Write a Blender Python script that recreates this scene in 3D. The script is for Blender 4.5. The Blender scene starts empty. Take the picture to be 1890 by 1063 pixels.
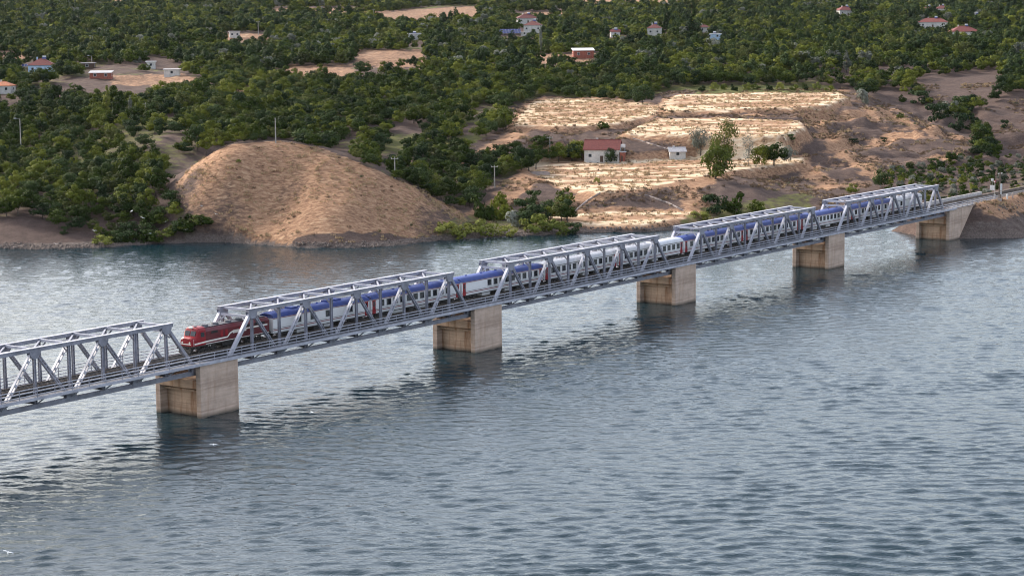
import bpy, math, random
import numpy as np
from mathutils import Matrix, Vector

random.seed(7)
rng = np.random.default_rng(11)
scene = bpy.context.scene
col = scene.collection

# ------------------------------------------------------------------ camera
FPX, CAM_H, YAW, PITCH, ROLL = 3829.565, 59.633, 0.961341, 0.131513, -0.009858   # focal length in photo pixels (1890 wide)
Fv = Vector((0, math.cos(PITCH), -math.sin(PITCH)))
Rv = Vector((1, 0, 0))
Uv = Rv.cross(Fv)
R2 = math.cos(ROLL) * Rv + math.sin(ROLL) * Uv
U2 = -math.sin(ROLL) * Rv + math.cos(ROLL) * Uv
cam_data = bpy.data.cameras.new("camera")
cam_data.sensor_width = 36.0
cam_data.lens = FPX / 1890 * 36.0
cam_data.clip_start = 1.0
cam_data.clip_end = 20000.0
cam = bpy.data.objects.new("camera", cam_data)
col.objects.link(cam)
M = Matrix.Identity(4)
for i in range(3):
    M[i][0], M[i][1], M[i][2] = R2[i], U2[i], -Fv[i]
M[2][3] = CAM_H
cam.matrix_world = M
scene.camera = cam

# ------------------------------------------------------------------ sky, sun, exposure
SUN_AZ, SUN_EL = math.radians(-54), math.radians(29)      # azimuth from +Y (view direction), negative = left: beyond the left of the frame
world = bpy.data.worlds.new("World")
scene.world = world
world.use_nodes = True
wn = world.node_tree
wn.nodes.clear()
sky = wn.nodes.new("ShaderNodeTexSky")
sky.sky_type = 'NISHITA'
sky.sun_disc = False
sky.sun_elevation = SUN_EL
sky.sun_rotation = SUN_AZ
sky.air_density = 1.0
sky.dust_density = 3.2
sky.ozone_density = 1.0
hs = wn.nodes.new("ShaderNodeHueSaturation")
hs.inputs["Saturation"].default_value = 0.85
bg = wn.nodes.new("ShaderNodeBackground")
bg.inputs["Strength"].default_value = 0.15
wo = wn.nodes.new("ShaderNodeOutputWorld")
wn.links.new(sky.outputs[0], hs.inputs["Color"])
# thin even cloud in front of the blue
cl = wn.nodes.new("ShaderNodeMix"); cl.data_type = 'RGBA'; cl.inputs[0].default_value = 0.27
cl.inputs[7].default_value = (6.0, 6.1, 6.7, 1)
wn.links.new(hs.outputs[0], cl.inputs[6])
wn.links.new(cl.outputs[2], bg.inputs["Color"])
wn.links.new(bg.outputs[0], wo.inputs["Surface"])

sun_data = bpy.data.lights.new("sun", 'SUN')
sun_data.energy = 3.0
sun_data.angle = math.radians(14)
sun_data.color = (1.0, 0.93, 0.84)
sun = bpy.data.objects.new("sun", sun_data)
col.objects.link(sun)
sd = Vector((math.sin(SUN_AZ) * math.cos(SUN_EL), math.cos(SUN_AZ) * math.cos(SUN_EL), math.sin(SUN_EL)))
sun.rotation_euler = sd.to_track_quat('Z', 'Y').to_euler()
sun.location = (-200, 200, 300)

scene.view_settings.view_transform = 'Standard'
scene.view_settings.look = 'None'
scene.view_settings.gamma = 1.0
scene.view_settings.use_curve_mapping = False
scene.view_settings.exposure = 1.1
scene.render.engine = 'CYCLES'
scene.cycles.use_denoising = True
scene.cycles.denoiser = 'OPENIMAGEDENOISE'
scene.cycles.pixel_filter_type = 'BLACKMAN_HARRIS'
scene.cycles.filter_width = 1.1
scene.cycles.max_bounces = 5
scene.cycles.diffuse_bounces = 2
scene.cycles.glossy_bounces = 2
scene.cycles.transmission_bounces = 2
scene.cycles.transparent_max_bounces = 4
scene.cycles.caustics_reflective = False
scene.cycles.caustics_refractive = False

# ------------------------------------------------------------------ photo pixel -> place in the world
def rays(px, py):
    px = np.asarray(px, float); py = np.asarray(py, float)
    a = (px - 945.0) / FPX
    b = -(py - 531.5) / FPX
    d = np.array(Fv)[None, :] + a.reshape(-1, 1) * np.array(R2)[None, :] + b.reshape(-1, 1) * np.array(U2)[None, :]
    return d

def at_depth(px, py, Y):
    d = rays([px], [py])[0]
    t = Y / d[1]
    return np.array([d[0] * t, Y, CAM_H + d[2] * t])

def at_height(px, py, z):
    d = rays([px], [py])[0]
    t = (z - CAM_H) / d[2]
    return np.array([d[0] * t, d[1] * t, z])

def project(P):
    P = np.asarray(P, float) - np.array([0, 0, CAM_H])
    x = P @ np.array(R2); y = P @ np.array(U2); z = P @ np.array(Fv)
    z = np.where(np.abs(z) < 1e-6, 1e-6, z)
    return 945 + FPX * x / z, 531.5 - FPX * y / z, z

CY, SY = math.cos(YAW), math.sin(YAW)
BO = np.array([223.90429 * CY - 213.248134 * SY, 223.90429 * SY + 213.248134 * CY, 0.0])
def bridge(u, v, z=0.0):
    return Vector((BO[0] + u * CY - v * SY, BO[1] + u * SY + v * CY, z))
def to_bridge(X, Y):
    dx, dy = X - BO[0], Y - BO[1]
    return dx * CY + dy * SY, -dx * SY + dy * CY

# ------------------------------------------------------------------ mesh helper
class MB:
    def __init__(s):
        s.v = []; s.f = []
    def quad(s, a, b, c, d):
        n = len(s.v); s.v += [tuple(a), tuple(b), tuple(c), tuple(d)]; s.f.append((n, n + 1, n + 2, n + 3)); return s
    def poly(s, pts):
        n = len(s.v); s.v += [tuple(p) for p in pts]; s.f.append(tuple(range(n, n + len(pts)))); return s
    def box(s, x0, x1, y0, y1, z0, z1):
        n = len(s.v)
        s.v += [(x0, y0, z0), (x1, y0, z0), (x1, y1, z0), (x0, y1, z0), (x0, y0, z1), (x1, y0, z1), (x1, y1, z1), (x0, y1, z1)]
        for q in ((0, 3, 2, 1), (4, 5, 6, 7), (0, 1, 5, 4), (1, 2, 6, 5), (2, 3, 7, 6), (3, 0, 4, 7)):
            s.f.append(tuple(n + i for i in q))
        return s
    def bar(s, p, q, w, h, up=(0, 0, 1)):
        p = Vector(p); q = Vector(q); d = (q - p).normalized()
        u = Vector(up); a = d.cross(u)
        if a.length < 1e-4: a = d.cross(Vector((1, 0, 0)))
        a.normalize(); b = a.cross(d).normalized()
        a *= w / 2; b *= h / 2
        n = len(s.v)
        for c in (p, q):
            for i, j in ((-1, -1), (1, -1), (1, 1), (-1, 1)):
                s.v.append(tuple(c + a * i + b * j))
        for f in ((0, 3, 2, 1), (4, 5, 6, 7), (0, 1, 5, 4), (1, 2, 6, 5), (2, 3, 7, 6), (3, 0, 4, 7)):
            s.f.append(tuple(n + i for i in f))
        return s
    def tube(s, pts, rad, n=6, cap=True):
        pts = [Vector(p) for p in pts]
        base = len(s.v)
        for i, p in enumerate(pts):
            d = (pts[min(i + 1, len(pts) - 1)] - pts[max(i - 1, 0)]).normalized()
            a = d.cross(Vector((0, 0, 1)))
            if a.length < 1e-3: a = d.cross(Vector((1, 0, 0)))
            a.normalize(); b = a.cross(d)
            r = rad[i] if isinstance(rad, (list, tuple)) else rad
            for k in range(n):
                t = 2 * math.pi * k / n
                s.v.append(tuple(p + a * (r * math.cos(t)) + b * (r * math.sin(t))))
        for i in range(len(pts) - 1):
            for k in range(n):
                k2 = (k + 1) % n
                s.f.append((base + i * n + k, base + i * n + k2, base + (i + 1) * n + k2, base + (i + 1) * n + k))
        if cap:
            s.f.append(tuple(base + k for k in reversed(range(n))))
            s.f.append(tuple(base + (len(pts) - 1) * n + k for k in range(n)))
        return s
    def prism(s, prof, x0, x1):
        """profile (y, z) swept along x"""
        n = len(prof); b = len(s.v)
        for x in (x0, x1):
            s.v += [(x, y, z) for y, z in prof]
        for k in range(n):
            k2 = (k + 1) % n
            s.f.append((b + k, b + n + k, b + n + k2, b + k2))
        s.f.append(tuple(b + k for k in range(n)))
        s.f.append(tuple(b + n + k for k in reversed(range(n))))
        return s
    def extr(s, prof, y0, y1):
        """profile (x, z) swept along y"""
        n = len(prof); b = len(s.v)
        for y in (y0, y1):
            s.v += [(x, y, z) for x, z in prof]
        for k in range(n):
            k2 = (k + 1) % n
            s.f.append((b + k, b + k2, b + n + k2, b + n + k))
        s.f.append(tuple(b + k for k in reversed(range(n))))
        s.f.append(tuple(b + n + k for k in range(n)))
        return s
    def mesh(s, name, mat=None, smooth=False):
        me = bpy.data.meshes.new(name)
        me.from_pydata(s.v, [], s.f)
        if mat: me.materials.append(mat)
        if smooth: me.polygons.foreach_set("use_smooth", [True] * len(me.polygons))
        me.update()
        return me
    def build(s, name, mat=None, parent=None, smooth=False, loc=None, bevel=0):
        o = bpy.data.objects.new(name, s.mesh(name, mat, smooth))
        col.objects.link(o)
        if parent: o.parent = parent
        if loc is not None: o.location = loc
        if bevel:
            m = o.modifiers.new("bevel", 'BEVEL'); m.width = bevel; m.segments = 2; m.limit_method = 'ANGLE'
        return o

def link_mesh(name, me, parent=None, loc=(0, 0, 0), rz=0.0, sc=None):
    o = bpy.data.objects.new(name, me); col.objects.link(o)
    if parent: o.parent = parent
    o.location = loc
    o.rotation_euler = (0, 0, rz)
    if sc is not None: o.scale = sc
    return o
def empty(name, loc=(0, 0, 0), rz=0.0):
    o = bpy.data.objects.new(name, None); col.objects.link(o)
    o.location = loc; o.rotation_euler = (0, 0, rz); o.empty_display_size = 0.5
    return o
def tag(o, label=None, cat=None, group=None, kind=None):
    if label: o["label"] = label
    if cat: o["category"] = cat
    if group: o["group"] = group
    if kind: o["kind"] = kind
    return o
def copy_tree(o, parent=None):
    c = o.copy(); col.objects.link(c)
    if parent: c.parent = parent
    for ch in list(o.children): copy_tree(ch, c)
    return c

# ------------------------------------------------------------------ materials
MATS = {}
def mat(name, color, rough=0.7, metal=0.0, var=0.12, scale=1.5, dark=None, bump=0.0, bscale=8.0, spec=0.4, coords='Object', stretch=(1, 1, 1)):
    if name in MATS: return MATS[name]
    m = bpy.data.materials.new(name); m.use_nodes = True
    nt = m.node_tree; b = nt.nodes["Principled BSDF"]
    b.inputs["Roughness"].default_value = rough
    b.inputs["Metallic"].default_value = metal
    b.inputs["Specular IOR Level"].default_value = spec
    tc = nt.nodes.new("ShaderNodeTexCoord"); mp = nt.nodes.new("ShaderNodeMapping")
    mp.inputs["Scale"].default_value = stretch
    nt.links.new(tc.outputs[coords], mp.inputs["Vector"])
    nz = nt.nodes.new("ShaderNodeTexNoise"); nz.inputs["Scale"].default_value = scale; nz.inputs["Detail"].default_value = 6; nz.inputs["Roughness"].default_value = 0.65
    nt.links.new(mp.outputs[0], nz.inputs["Vector"])
    rp = nt.nodes.new("ShaderNodeValToRGB")
    c = Vector(color)
    d = Vector(dark) if dark else c * (1 - 2.2 * var)
    l = c * (1 + var)
    rp.color_ramp.elements[0].position = 0.3; rp.color_ramp.elements[1].position = 0.68
    rp.color_ramp.elements[0].color = (*[max(0, x) for x in d], 1); rp.color_ramp.elements[1].color = (*[min(1, x) for x in l], 1)
    nt.links.new(nz.outputs["Fac"], rp.inputs["Fac"])
    nt.links.new(rp.outputs["Color"], b.inputs["Base Color"])
    if bump:
        n2 = nt.nodes.new("ShaderNodeTexNoise"); n2.inputs["Scale"].default_value = bscale; n2.inputs["Detail"].default_value = 5
        nt.links.new(mp.outputs[0], n2.inputs["Vector"])
        bp = nt.nodes.new("ShaderNodeBump"); bp.inputs["Strength"].default_value = bump; bp.inputs["Distance"].default_value = 0.1
        nt.links.new(n2.outputs["Fac"], bp.inputs["Height"]); nt.links.new(bp.outputs[0], b.inputs["Normal"])
    MATS[name] = m
    return m
# ================================================================== TERRAIN
def hash2(ix, iy, seed):
    h = (ix.astype(np.int64) * 374761393 + iy.astype(np.int64) * 668265263 + seed * 974711) & 0xFFFFFFFF
    h = ((h ^ (h >> 13)) * 1274126177) & 0xFFFFFFFF
    h = h ^ (h >> 16)
    return (h & 0xFFFFFF) / float(0xFFFFFF)
def vnoise(x, y, seed=0):
    ix = np.floor(x); iy = np.floor(y); fx = x - ix; fy = y - iy
    fx = fx * fx * fx * (fx * (fx * 6 - 15) + 10); fy = fy * fy * fy * (fy * (fy * 6 - 15) + 10)
    a = hash2(ix, iy, seed); b = hash2(ix + 1, iy, seed); c = hash2(ix, iy + 1, seed); d = hash2(ix + 1, iy + 1, seed)
    return (a + (b - a) * fx) * (1 - fy) + (c + (d - c) * fx) * fy
def fbm(x, y, seed=0, oct=4, gain=0.5):
    s = 0; a = 1.0; t = 0
    for o in range(oct):
        s = s + a * (vnoise(x * 2 ** o + 13.7 * o, y * 2 ** o - 7.3 * o, seed + o) - 0.5); t += a; a *= gain
    return s / t * 2

# shoreline (photo pixels, water level), joined in the part that the bridge hides
SH_PX = [(-420, 452), (-200, 455), (-60, 458), (0, 459), (60, 460), (130, 459), (190, 457), (300, 449), (400, 446), (480, 451), (560, 457), (640, 458), (700, 456), (760, 450), (800, 445),
         (900, 438), (1000, 434), (1080, 430), (1140, 429), (1200, 428), (1250, 424)]
SH = [at_height(x, y, 0)[:2] for x, y in SH_PX]
SH += [np.array(q, float) for q in [(60, 583), (80, 597), (98, 598), (106.5, 594), (109.5, 580), (111, 560), (117, 552), (126, 553), (137, 557), (160, 560), (220, 556), (320, 565), (600, 560), (1500, 560)]]
SH = [np.array([-1500.0, 545.0]), np.array([-400.0, 545.0])] + SH
SH = np.array(SH); SH = SH[np.argsort(SH[:, 0])]
def shore_y(X):
    return np.interp(X, SH[:, 0], SH[:, 1])

BASE_Y = np.array([-500, 480, 540, 560, 600, 660, 740, 860, 1000, 1300, 1700, 2200, 2800, 3600, 5000, 7000])
BASE_Z = np.array([-9, -9, -1, 2.5, 7, 12, 19, 28, 36, 47, 57, 68, 84, 118, 200, 330])
def base_z(Y): return np.interp(Y, BASE_Y, BASE_Z)

CTRL_PY = [  # photo x, photo y, distance
    # left orchard slope
    (-150, 440, 552), (0, 428, 548), (0, 408, 556), (90, 420, 553), (160, 440, 548), (60, 360, 590), (200, 400, 565), (200, 330, 618), (300, 400, 560), (320, 330, 600), (60, 290, 660), (180, 270, 680), (300, 260, 665),
    (20, 225, 750), (150, 215, 760), (300, 200, 770), (420, 225, 715), (100, 165, 855), (220, 170, 845), (340, 160, 850), (200, 140, 905), (330, 138, 900), (70, 132, 940), (-120, 180, 830),
    (40, 100, 1050), (200, 100, 1040), (400, 110, 990), (500, 150, 880), (200, 60, 1300), (430, 66, 1220), (560, 70, 1200), (100, 20, 1850), (300, 20, 1850), (500, 30, 1650),
    # mound
    (380, 288, 566), (430, 270, 570), (510, 264, 574), (590, 278, 572), (680, 312, 566), (760, 350, 565), (830, 388, 572), (440, 330, 556), (560, 330, 560), (660, 355, 557), (400, 390, 549), (460, 432, 542), (600, 378, 547), (640, 395, 544), (560, 415, 541), (610, 345, 555), (600, 430, 539), (700, 400, 549), (470, 385, 556), (440, 405, 551), (510, 365, 559),
    (760, 415, 551), (700, 440, 542), (345, 345, 566), (340, 395, 552), (375, 425, 549), (850, 405, 574),
    # gully behind the mound and its trees
    (840, 380, 592), (800, 350, 618), (830, 320, 640), (750, 300, 650), (700, 290, 655), (780, 245, 715), (850, 300, 658), (650, 260, 690), (740, 220, 745), (640, 200, 770), (850, 225, 745), (560, 200, 765), (850, 180, 820), (700, 165, 845), (560, 160, 850), (700, 130, 915),
    (900, 150, 880), (700, 90, 1090), (850, 100, 1040), (720, 60, 1300), (800, 40, 1600), (760, 12, 2150), (950, 110, 990), (1075, 106, 1000), (980, 60, 1270), (975, 44, 1420), (1000, 15, 2050), (1210, 62, 1270), (1130, 62, 1270), (1250, 15, 2050),
    # terraced hill, left flank and front
    (868, 290, 662), (905, 268, 684), (945, 250, 700), (985, 262, 690), (1050, 258, 696), (1100, 262, 695), (930, 335, 630), (880, 365, 606), (905, 405, 584), (960, 385, 595), (1000, 350, 611), (960, 420, 573), (1060, 290, 672), (1010, 298, 664),
    (1000, 385, 594), (1080, 386, 594), (1200, 384, 595), (1050, 362, 604), (1110, 357, 603), (1200, 352, 606), (1160, 420, 566), (1260, 410, 577), (1300, 350, 618), (1320, 335, 630),
    (1190, 285, 682), (1300, 280, 688), (1420, 280, 690), (1180, 258, 696), (1300, 255, 698), (1430, 255, 700),
    (1300, 212, 750), (1420, 210, 752), (1195, 222, 736), (1165, 238, 716),
    # right flank, spine and ridge
    (1480, 312, 668), (1400, 340, 634), (1330, 370, 604), (1420, 378, 606), (1500, 345, 640), (1560, 360, 628), (1495, 222, 746), (1530, 250, 716), (1560, 280, 694), (1610, 318, 660), (1500, 275, 690), (1620, 350, 635),
    (1590, 192, 812), (1640, 210, 785), (1700, 230, 760), (1750, 250, 737), (1800, 272, 712), (1620, 262, 738), (1680, 285, 705), (1700, 312, 676), (1640, 330, 655), (1790, 290, 700),
    # gully on the right, right hill
    (1640, 170, 880), (1700, 182, 868), (1740, 205, 850), (1800, 240, 800), (1840, 285, 735), (1740, 150, 905), (1830, 135, 935), (1700, 145, 915), (1890, 180, 860), (1835, 198, 835), (1870, 240, 785), (1890, 272, 760), (1960, 200, 850),
    (1760, 318, 672), (1860, 315, 676), (1890, 295, 700), (1700, 330, 655), (1960, 310, 690),
    # upper slopes
    (1000, 165, 870), (1150, 172, 865), (1250, 150, 900), (1400, 140, 920), (1560, 140, 920), (1400, 100, 1040), (1200, 105, 1010), (1600, 100, 1030), (1800, 100, 1020), (1316, 68, 1240), (1500, 60, 1290), (1720, 50, 1370), (1780, 62, 1260), (1560, 28, 1700), (1730, 24, 1750), (1850, 50, 1380), (1850, 20, 1850), (1400, 15, 2050),
]
CTRL = [at_depth(*c) for c in CTRL_PY]
CTRL += [np.array(q, float) for q in [(-66, 640, 14), (-40, 640, 13), (-90, 640, 14), (-20, 620, 9), (-1000, 900, 30), (-500, 700, 18), (-300, 650, 14), (-600, 1500, 52), (600, 1500, 52), (300, 700, 16), (420, 900, 32), (700, 800, 28), (1200, 900, 32), (250, 620, 9), (200, 640, 9), (400, 620, 9), (-900, 3000, 92), (900, 3000, 92), (0, 3000, 92), (-1300, 2000, 62), (1300, 2000, 62),
    (-300, 500, -6), (-150, 500, -6), (0, 500, -6), (60, 520, -6), (90, 540, -5), (150, 500, -6), (250, 500, -6)]]
for sx, sy in SH[2:-2]:
    if abs(sx) < 400: CTRL.append(np.array([sx, sy, 0.0]))
CTRL = np.array(CTRL)
KC = 9.0
def _kern(ax, ay, bx, by):
    # distances stretched with range so that far control points stay as smooth as near ones
    return np.sqrt((ax[:, None] - bx[None, :]) ** 2 + (ay[:, None] - by[None, :]) ** 2 + KC * KC)
_res = CTRL[:, 2] - base_z(CTRL[:, 1])
_A = _kern(CTRL[:, 0], CTRL[:, 1], CTRL[:, 0], CTRL[:, 1])
_n = len(CTRL)
_A2 = np.zeros((_n + 1, _n + 1)); _A2[:_n, :_n] = _A - np.eye(_n) * 1.5; _A2[:_n, _n] = 1; _A2[_n, :_n] = 1
_w = np.linalg.solve(_A2, np.r_[_res, 0])

TERR_PX = [
    [(988, 401, 2.5), (1080, 394, 2.9), (1200, 391, 3.0), (1285, 391, 3.0), (1268, 403, 2.4), (1180, 414, 2.0), (1090, 415, 1.9), (1005, 409, 2.2)],
    [(972, 318, 9.2), (1030, 343, 8.6), (1110, 353, 8.3), (1200, 346, 8.5), (1320, 320, 9.8), (1480, 301, 10.8), (1480, 292, 11.5), (1300, 290, 11.8), (1160, 297, 11.5), (1060, 293, 11.5), (1000, 300, 10.6)],
    [(1158, 248, 18.9), (1300, 250, 18.9), (1440, 250, 19.0), (1487, 236, 20.2), (1475, 222, 21.8), (1340, 218, 22.2), (1220, 219, 22.1), (1175, 235, 20.3)],
    [(1233, 205, 24.0), (1400, 201, 24.2), (1520, 196, 24.6), (1562, 182, 25.8), (1552, 171, 27.1), (1400, 170, 27.4), (1250, 177, 26.6), (1224, 191, 25.2)],
    [(948, 233, 21.1), (1040, 233, 21.2), (1140, 228, 21.6), (1208, 210, 23.2), (1215, 195, 24.5), (1160, 188, 25.2), (1100, 184, 25.6), (1020, 182, 25.8), (982, 190, 25.0)],
]
TERR = []
for pl in TERR_PX:
    P = np.array([at_height(*q) for q in pl])
    A = np.c_[P[:, 0], P[:, 1], np.ones(len(P))]
    TERR.append((P[:, :2], np.linalg.lstsq(A, P[:, 2], rcond=None)[0]))
def inside(poly, x, y):
    poly = np.asarray(poly, float); r = np.zeros(x.shape, bool); n = len(poly); j = n - 1
    for i in range(n):
        xi, yi = poly[i]; xj, yj = poly[j]
        if yi != yj:
            c = ((yi > y) != (yj > y)) & (x < (xj - xi) * (y - yi) / (yj - yi) + xi)
            r ^= c
        j = i
    return r
def seg_dist(poly, x, y, closed=True):
    poly = np.asarray(poly, float); d = np.full(x.shape, 1e9); n = len(poly)
    for i in range(n if closed else n - 1):
        a = poly[i]; b = poly[(i + 1) % n]; ab = b - a; L = (ab @ ab) + 1e-9
        t = np.clip(((x - a[0]) * ab[0] + (y - a[1]) * ab[1]) / L, 0, 1)
        d = np.minimum(d, np.hypot(x - a[0] - t * ab[0], y - a[1] - t * ab[1]))
    return d
def sstep(a, b, x):
    t = np.clip((x - a) / (b - a), 0, 1); return t * t * (3 - 2 * t)

def ground_z(X, Y):
    X = np.asarray(X, float); Y = np.asarray(Y, float); shp = X.shape
    X = X.ravel(); Y = Y.ravel()
    z = np.empty_like(X)
    for i in range(0, len(X), 20000):
        s = slice(i, i + 20000)
        z[s] = _kern(X[s], Y[s], CTRL[:, 0], CTRL[:, 1]) @ _w[:_n] + _w[_n]
    z *= sstep(6500, 3600, Y)
    z += base_z(Y)
    land = Y - shore_y(X)
    tm = np.zeros_like(z)
    amp = sstep(560, 900, Y)
    rough = fbm(X / 45, Y / 45, 3, 4) * (0.7 + 2.2 * amp) + fbm(X / 150, Y / 150, 9, 3) * 5 * sstep(850, 1400, Y)
    # rills running down the bare slopes
    rill = fbm(X / 7.0, Y / 22.0, 21, 3) * 0.55 + fbm(X / 2.5, Y / 3.5, 31, 2) * 0.24
    ridge = np.abs(fbm(X / 16.0, Y / 20.0, 25, 4)); rill = rill - (0.35 - ridge) * 3.4 * sstep(80, 130, X) * sstep(640, 680, Y) * sstep(900, 840, Y)
    rill = rill + (np.abs(fbm(X / 4.2, Y / 20.0, 28, 3)) - 0.2) * 1.5 * sstep(-20, 10, X) * sstep(570, 590, Y) * sstep(900, 840, Y)
    zz = (z + fbm(X / 34, Y / 34, 27, 3) * 2.4) / 3.1; fr = zz - np.floor(zz)
    tread = np.floor(zz) + 0.18 * fr + 0.82 * sstep(0.62, 1.0, fr)
    rill = rill + (tread - zz) * 3.1 * 0.95 * sstep(66, 96, X) * sstep(628, 660, Y) * sstep(880, 830, Y) * sstep(230, 190, X)
    z = z + (rough + rill) * sstep(4, 22, land)
    zt = z.copy()
    near = (Y > 540) & (Y < 900) & (np.abs(X) < 220)
    if near.any():
        xn, yn = X[near], Y[near]; zn = zt[near].copy(); tmn = np.zeros_like(zn)
        for P, pl in TERR:
            ins = inside(P, xn, yn); d = seg_dist(P, xn, yn)
            w = np.where(ins, 1.0, sstep(3.0, 0.0, d))
            zz = pl[0] * xn + pl[1] * yn + pl[2] + fbm(xn / 14, yn / 6, 41, 3) * 0.35
            zn = zn * (1 - w) + zz * w
            tmn = np.maximum(tmn, np.where(ins, 1.0, 0.0))
        zt[near] = zn
    z = zt
    # shore: land above, lake bed below
    beach = 0.12 + 0.11 * np.clip(land, 0, 14)
    z = np.where(land > 0, np.maximum(z, beach + 0.25 * fbm(X / 9, Y / 9, 51, 3) * sstep(0, 5, land)), np.minimum(z, -0.05 + 0.45 * land))
    # railway embankment behind the abutment
    u, v = to_bridge(X, Y)
    dd = np.abs(v - 4.85)
    emb = 8.35 - np.maximum(0, dd - 5.3) * 0.62 - np.maximum(0, 296 - u) * 0.85 + fbm(X / 6, Y / 6, 61, 3) * 0.45 * sstep(5, 7, dd)
    z = np.where(u > 278, np.maximum(z, np.minimum(emb, 8.35)), z)
    cut = 8.35 + np.maximum(0, dd - 5.5) * 0.7
    z = np.where(u > 296, np.minimum(z, cut), z)
    box = (u > 270) & (u < 299) & (dd < 4.9)
    return z.reshape(shp)

def ground_hits(px, py, y0=500., y1=5200.):
    """where the photo's sight lines meet the land"""
    px = np.atleast_1d(np.asarray(px, float)); py = np.atleast_1d(np.asarray(py, float))
    d = rays(px, py); d = d / d[:, 1:2]
    ys = np.concatenate([np.arange(y0, 1000, 3.0), np.arange(1000, 2200, 8.0), np.arange(2200, y1, 30.0)])
    X = d[:, 0:1] * ys; Y = np.broadcast_to(ys, X.shape); Z = CAM_H + d[:, 2:3] * ys
    below = ground_z(X, Y) >= Z
    k = np.where(below.any(1), below.argmax(1), len(ys) - 1)
    hi = ys[k].astype(float); lo = ys[np.maximum(k - 1, 0)].astype(float)
    for _ in range(8):
        mid = (lo + hi) / 2; b_ = ground_z(d[:, 0] * mid, mid) >= CAM_H + d[:, 2] * mid
        hi = np.where(b_, mid, hi); lo = np.where(b_, lo, mid)
    yy = hi
    x = d[:, 0] * yy
    return np.c_[x, yy, ground_z(x, yy)]
def ground_hit(px, py): return ground_hits([px], [py])[0]

# non-uniform grid: fine near the lake, coarser towards the far slopes
def axis(segs):
    out = [segs[0][0]]
    for a, b, s in segs:
        n = max(1, int(round((b - a) / s))); out += list(np.linspace(a, b, n + 1)[1:])
    return np.array(out)
gx = axis([(-2400, -700, 40), (-700, -340, 12), (-340, -190, 4), (-190, 190, 1.7), (190, 340, 4), (340, 700, 12), (700, 2400, 40)])
gy = axis([(470, 530, 6), (530, 720, 1.5), (720, 900, 2.2), (900, 1300, 6), (1300, 2200, 14), (2200, 4200, 40), (4200, 6800, 130)])
GX, GY = np.meshgrid(gx, gy)
GZ = ground_z(GX, GY)
ny, nx = GX.shape
def grid_mesh(name, X, Y, Z, mask=None):
    me = bpy.data.meshes.new(name)
    n0, n1 = X.shape
    co = np.stack([X, Y, Z], -1).reshape(-1, 3)
    idx = np.arange(n0 * n1).reshape(n0, n1)
    q = np.stack([idx[:-1, :-1], idx[:-1, 1:], idx[1:, 1:], idx[1:, :-1]], -1).reshape(-1, 4)
    me.vertices.add(len(co)); me.vertices.foreach_set("co", co.ravel())
    me.loops.add(q.size); me.loops.foreach_set("vertex_index", q.ravel().astype(np.int32))
    me.polygons.add(len(q)); me.polygons.foreach_set("loop_start", np.arange(0, q.size, 4, dtype=np.int32)); me.polygons.foreach_set("loop_total", np.full(len(q), 4, np.int32))
    me.polygons.foreach_set("use_smooth", np.ones(len(q), bool))
    me.update()
    return me
terr_me = grid_mesh("hillside", GX, GY, GZ)

# ground cover: R pale straw field, G tan dry grass, B green grass, A gravel beach
gpx, gpy, gdep = project(np.stack([GX.ravel(), GY.ravel(), GZ.ravel()], -1))
flat = lambda a: a.ravel()
xr, yr, zr = GX.ravel(), GY.ravel(), GZ.ravel()
wob = fbm(xr / 5, yr / 5, 71, 3)
R_ = np.zeros(len(xr)); G_ = np.full(len(xr), 0.18); B_ = np.zeros(len(xr)); A_ = np.zeros(len(xr))
for k, (P, pl) in enumerate(TERR):
    ins = inside(P, xr + wob * 2, yr + wob * 2); d = seg_dist(P, xr, yr)
    stripe = fbm(xr / 30, yr / 2.6, 75, 3); patch = fbm(xr / 16, yr / 9, 76, 3)
    edge = sstep(6.5, 1.0, d + 2.0 * wob)
    inner = 0.44 + 0.95 * stripe + 0.35 * patch + 0.42 * edge - (0.12 if k == 4 else 0.0)
    if k == 0: inner = inner - 0.12
    R_ = np.maximum(R_, np.where(ins, np.clip(inner, 0.05, 1), sstep(2.2, 0.3, d) * 0.5))
    G_ = np.maximum(G_, np.where(ins, 0.85, sstep(5, 1, d) * 0.8))
MOUND = [(322, 340), (375, 288), (430, 266), (510, 260), (590, 273), (680, 308), (760, 343), (850, 390), (862, 408), (800, 446), (700, 462), (480, 458), (395, 446), (350, 400)]
HILL = [(850, 300), (868, 268), (930, 238), (950, 195), (1000, 178), (1170, 186), (1235, 168), (1560, 162), (1600, 176), (1640, 192), (1720, 226), (1815, 272), (1785, 292), (1700, 308), (1620, 330), (1600, 350), (1500, 400), (1250, 445), (1050, 440), (1000, 400), (860, 420), (930, 330), (1000, 310), (1060, 300)]
def in_px(poly, x, y): return inside(poly, x, y)
mound_m = in_px(MOUND, gpx, gpy) & (gdep < 640)
hill_m = in_px(HILL, gpx, gpy) & (gdep < 900)
G_ = np.where(mound_m, 0.82 + 0.95 * fbm(xr / 20, yr / 20, 77, 3), G_)
G_ = np.where(hill_m, np.maximum(G_, 0.10 + 0.45 * fbm(xr / 18, yr / 18, 78, 3)), G_)
scarp = in_px([(545, 440), (620, 428), (700, 430), (790, 446), (760, 462), (560, 464)], gpx + wob * 6, gpy) & (gdep < 600)
G_ = np.where(scarp, 0.0, G_)
bz = (zr + fbm(xr / 34, yr / 34, 27, 3) * 2.4) / 3.1; bf = bz - np.floor(bz)
lip = hill_m & (xr > 70) & (yr > 640) & (bf > 0.02) & (bf < 0.34)
G_ = np.where(lip, np.maximum(G_, 0.45 + 0.5 * fbm(xr / 10, yr / 10, 74, 2)), G_)
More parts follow.
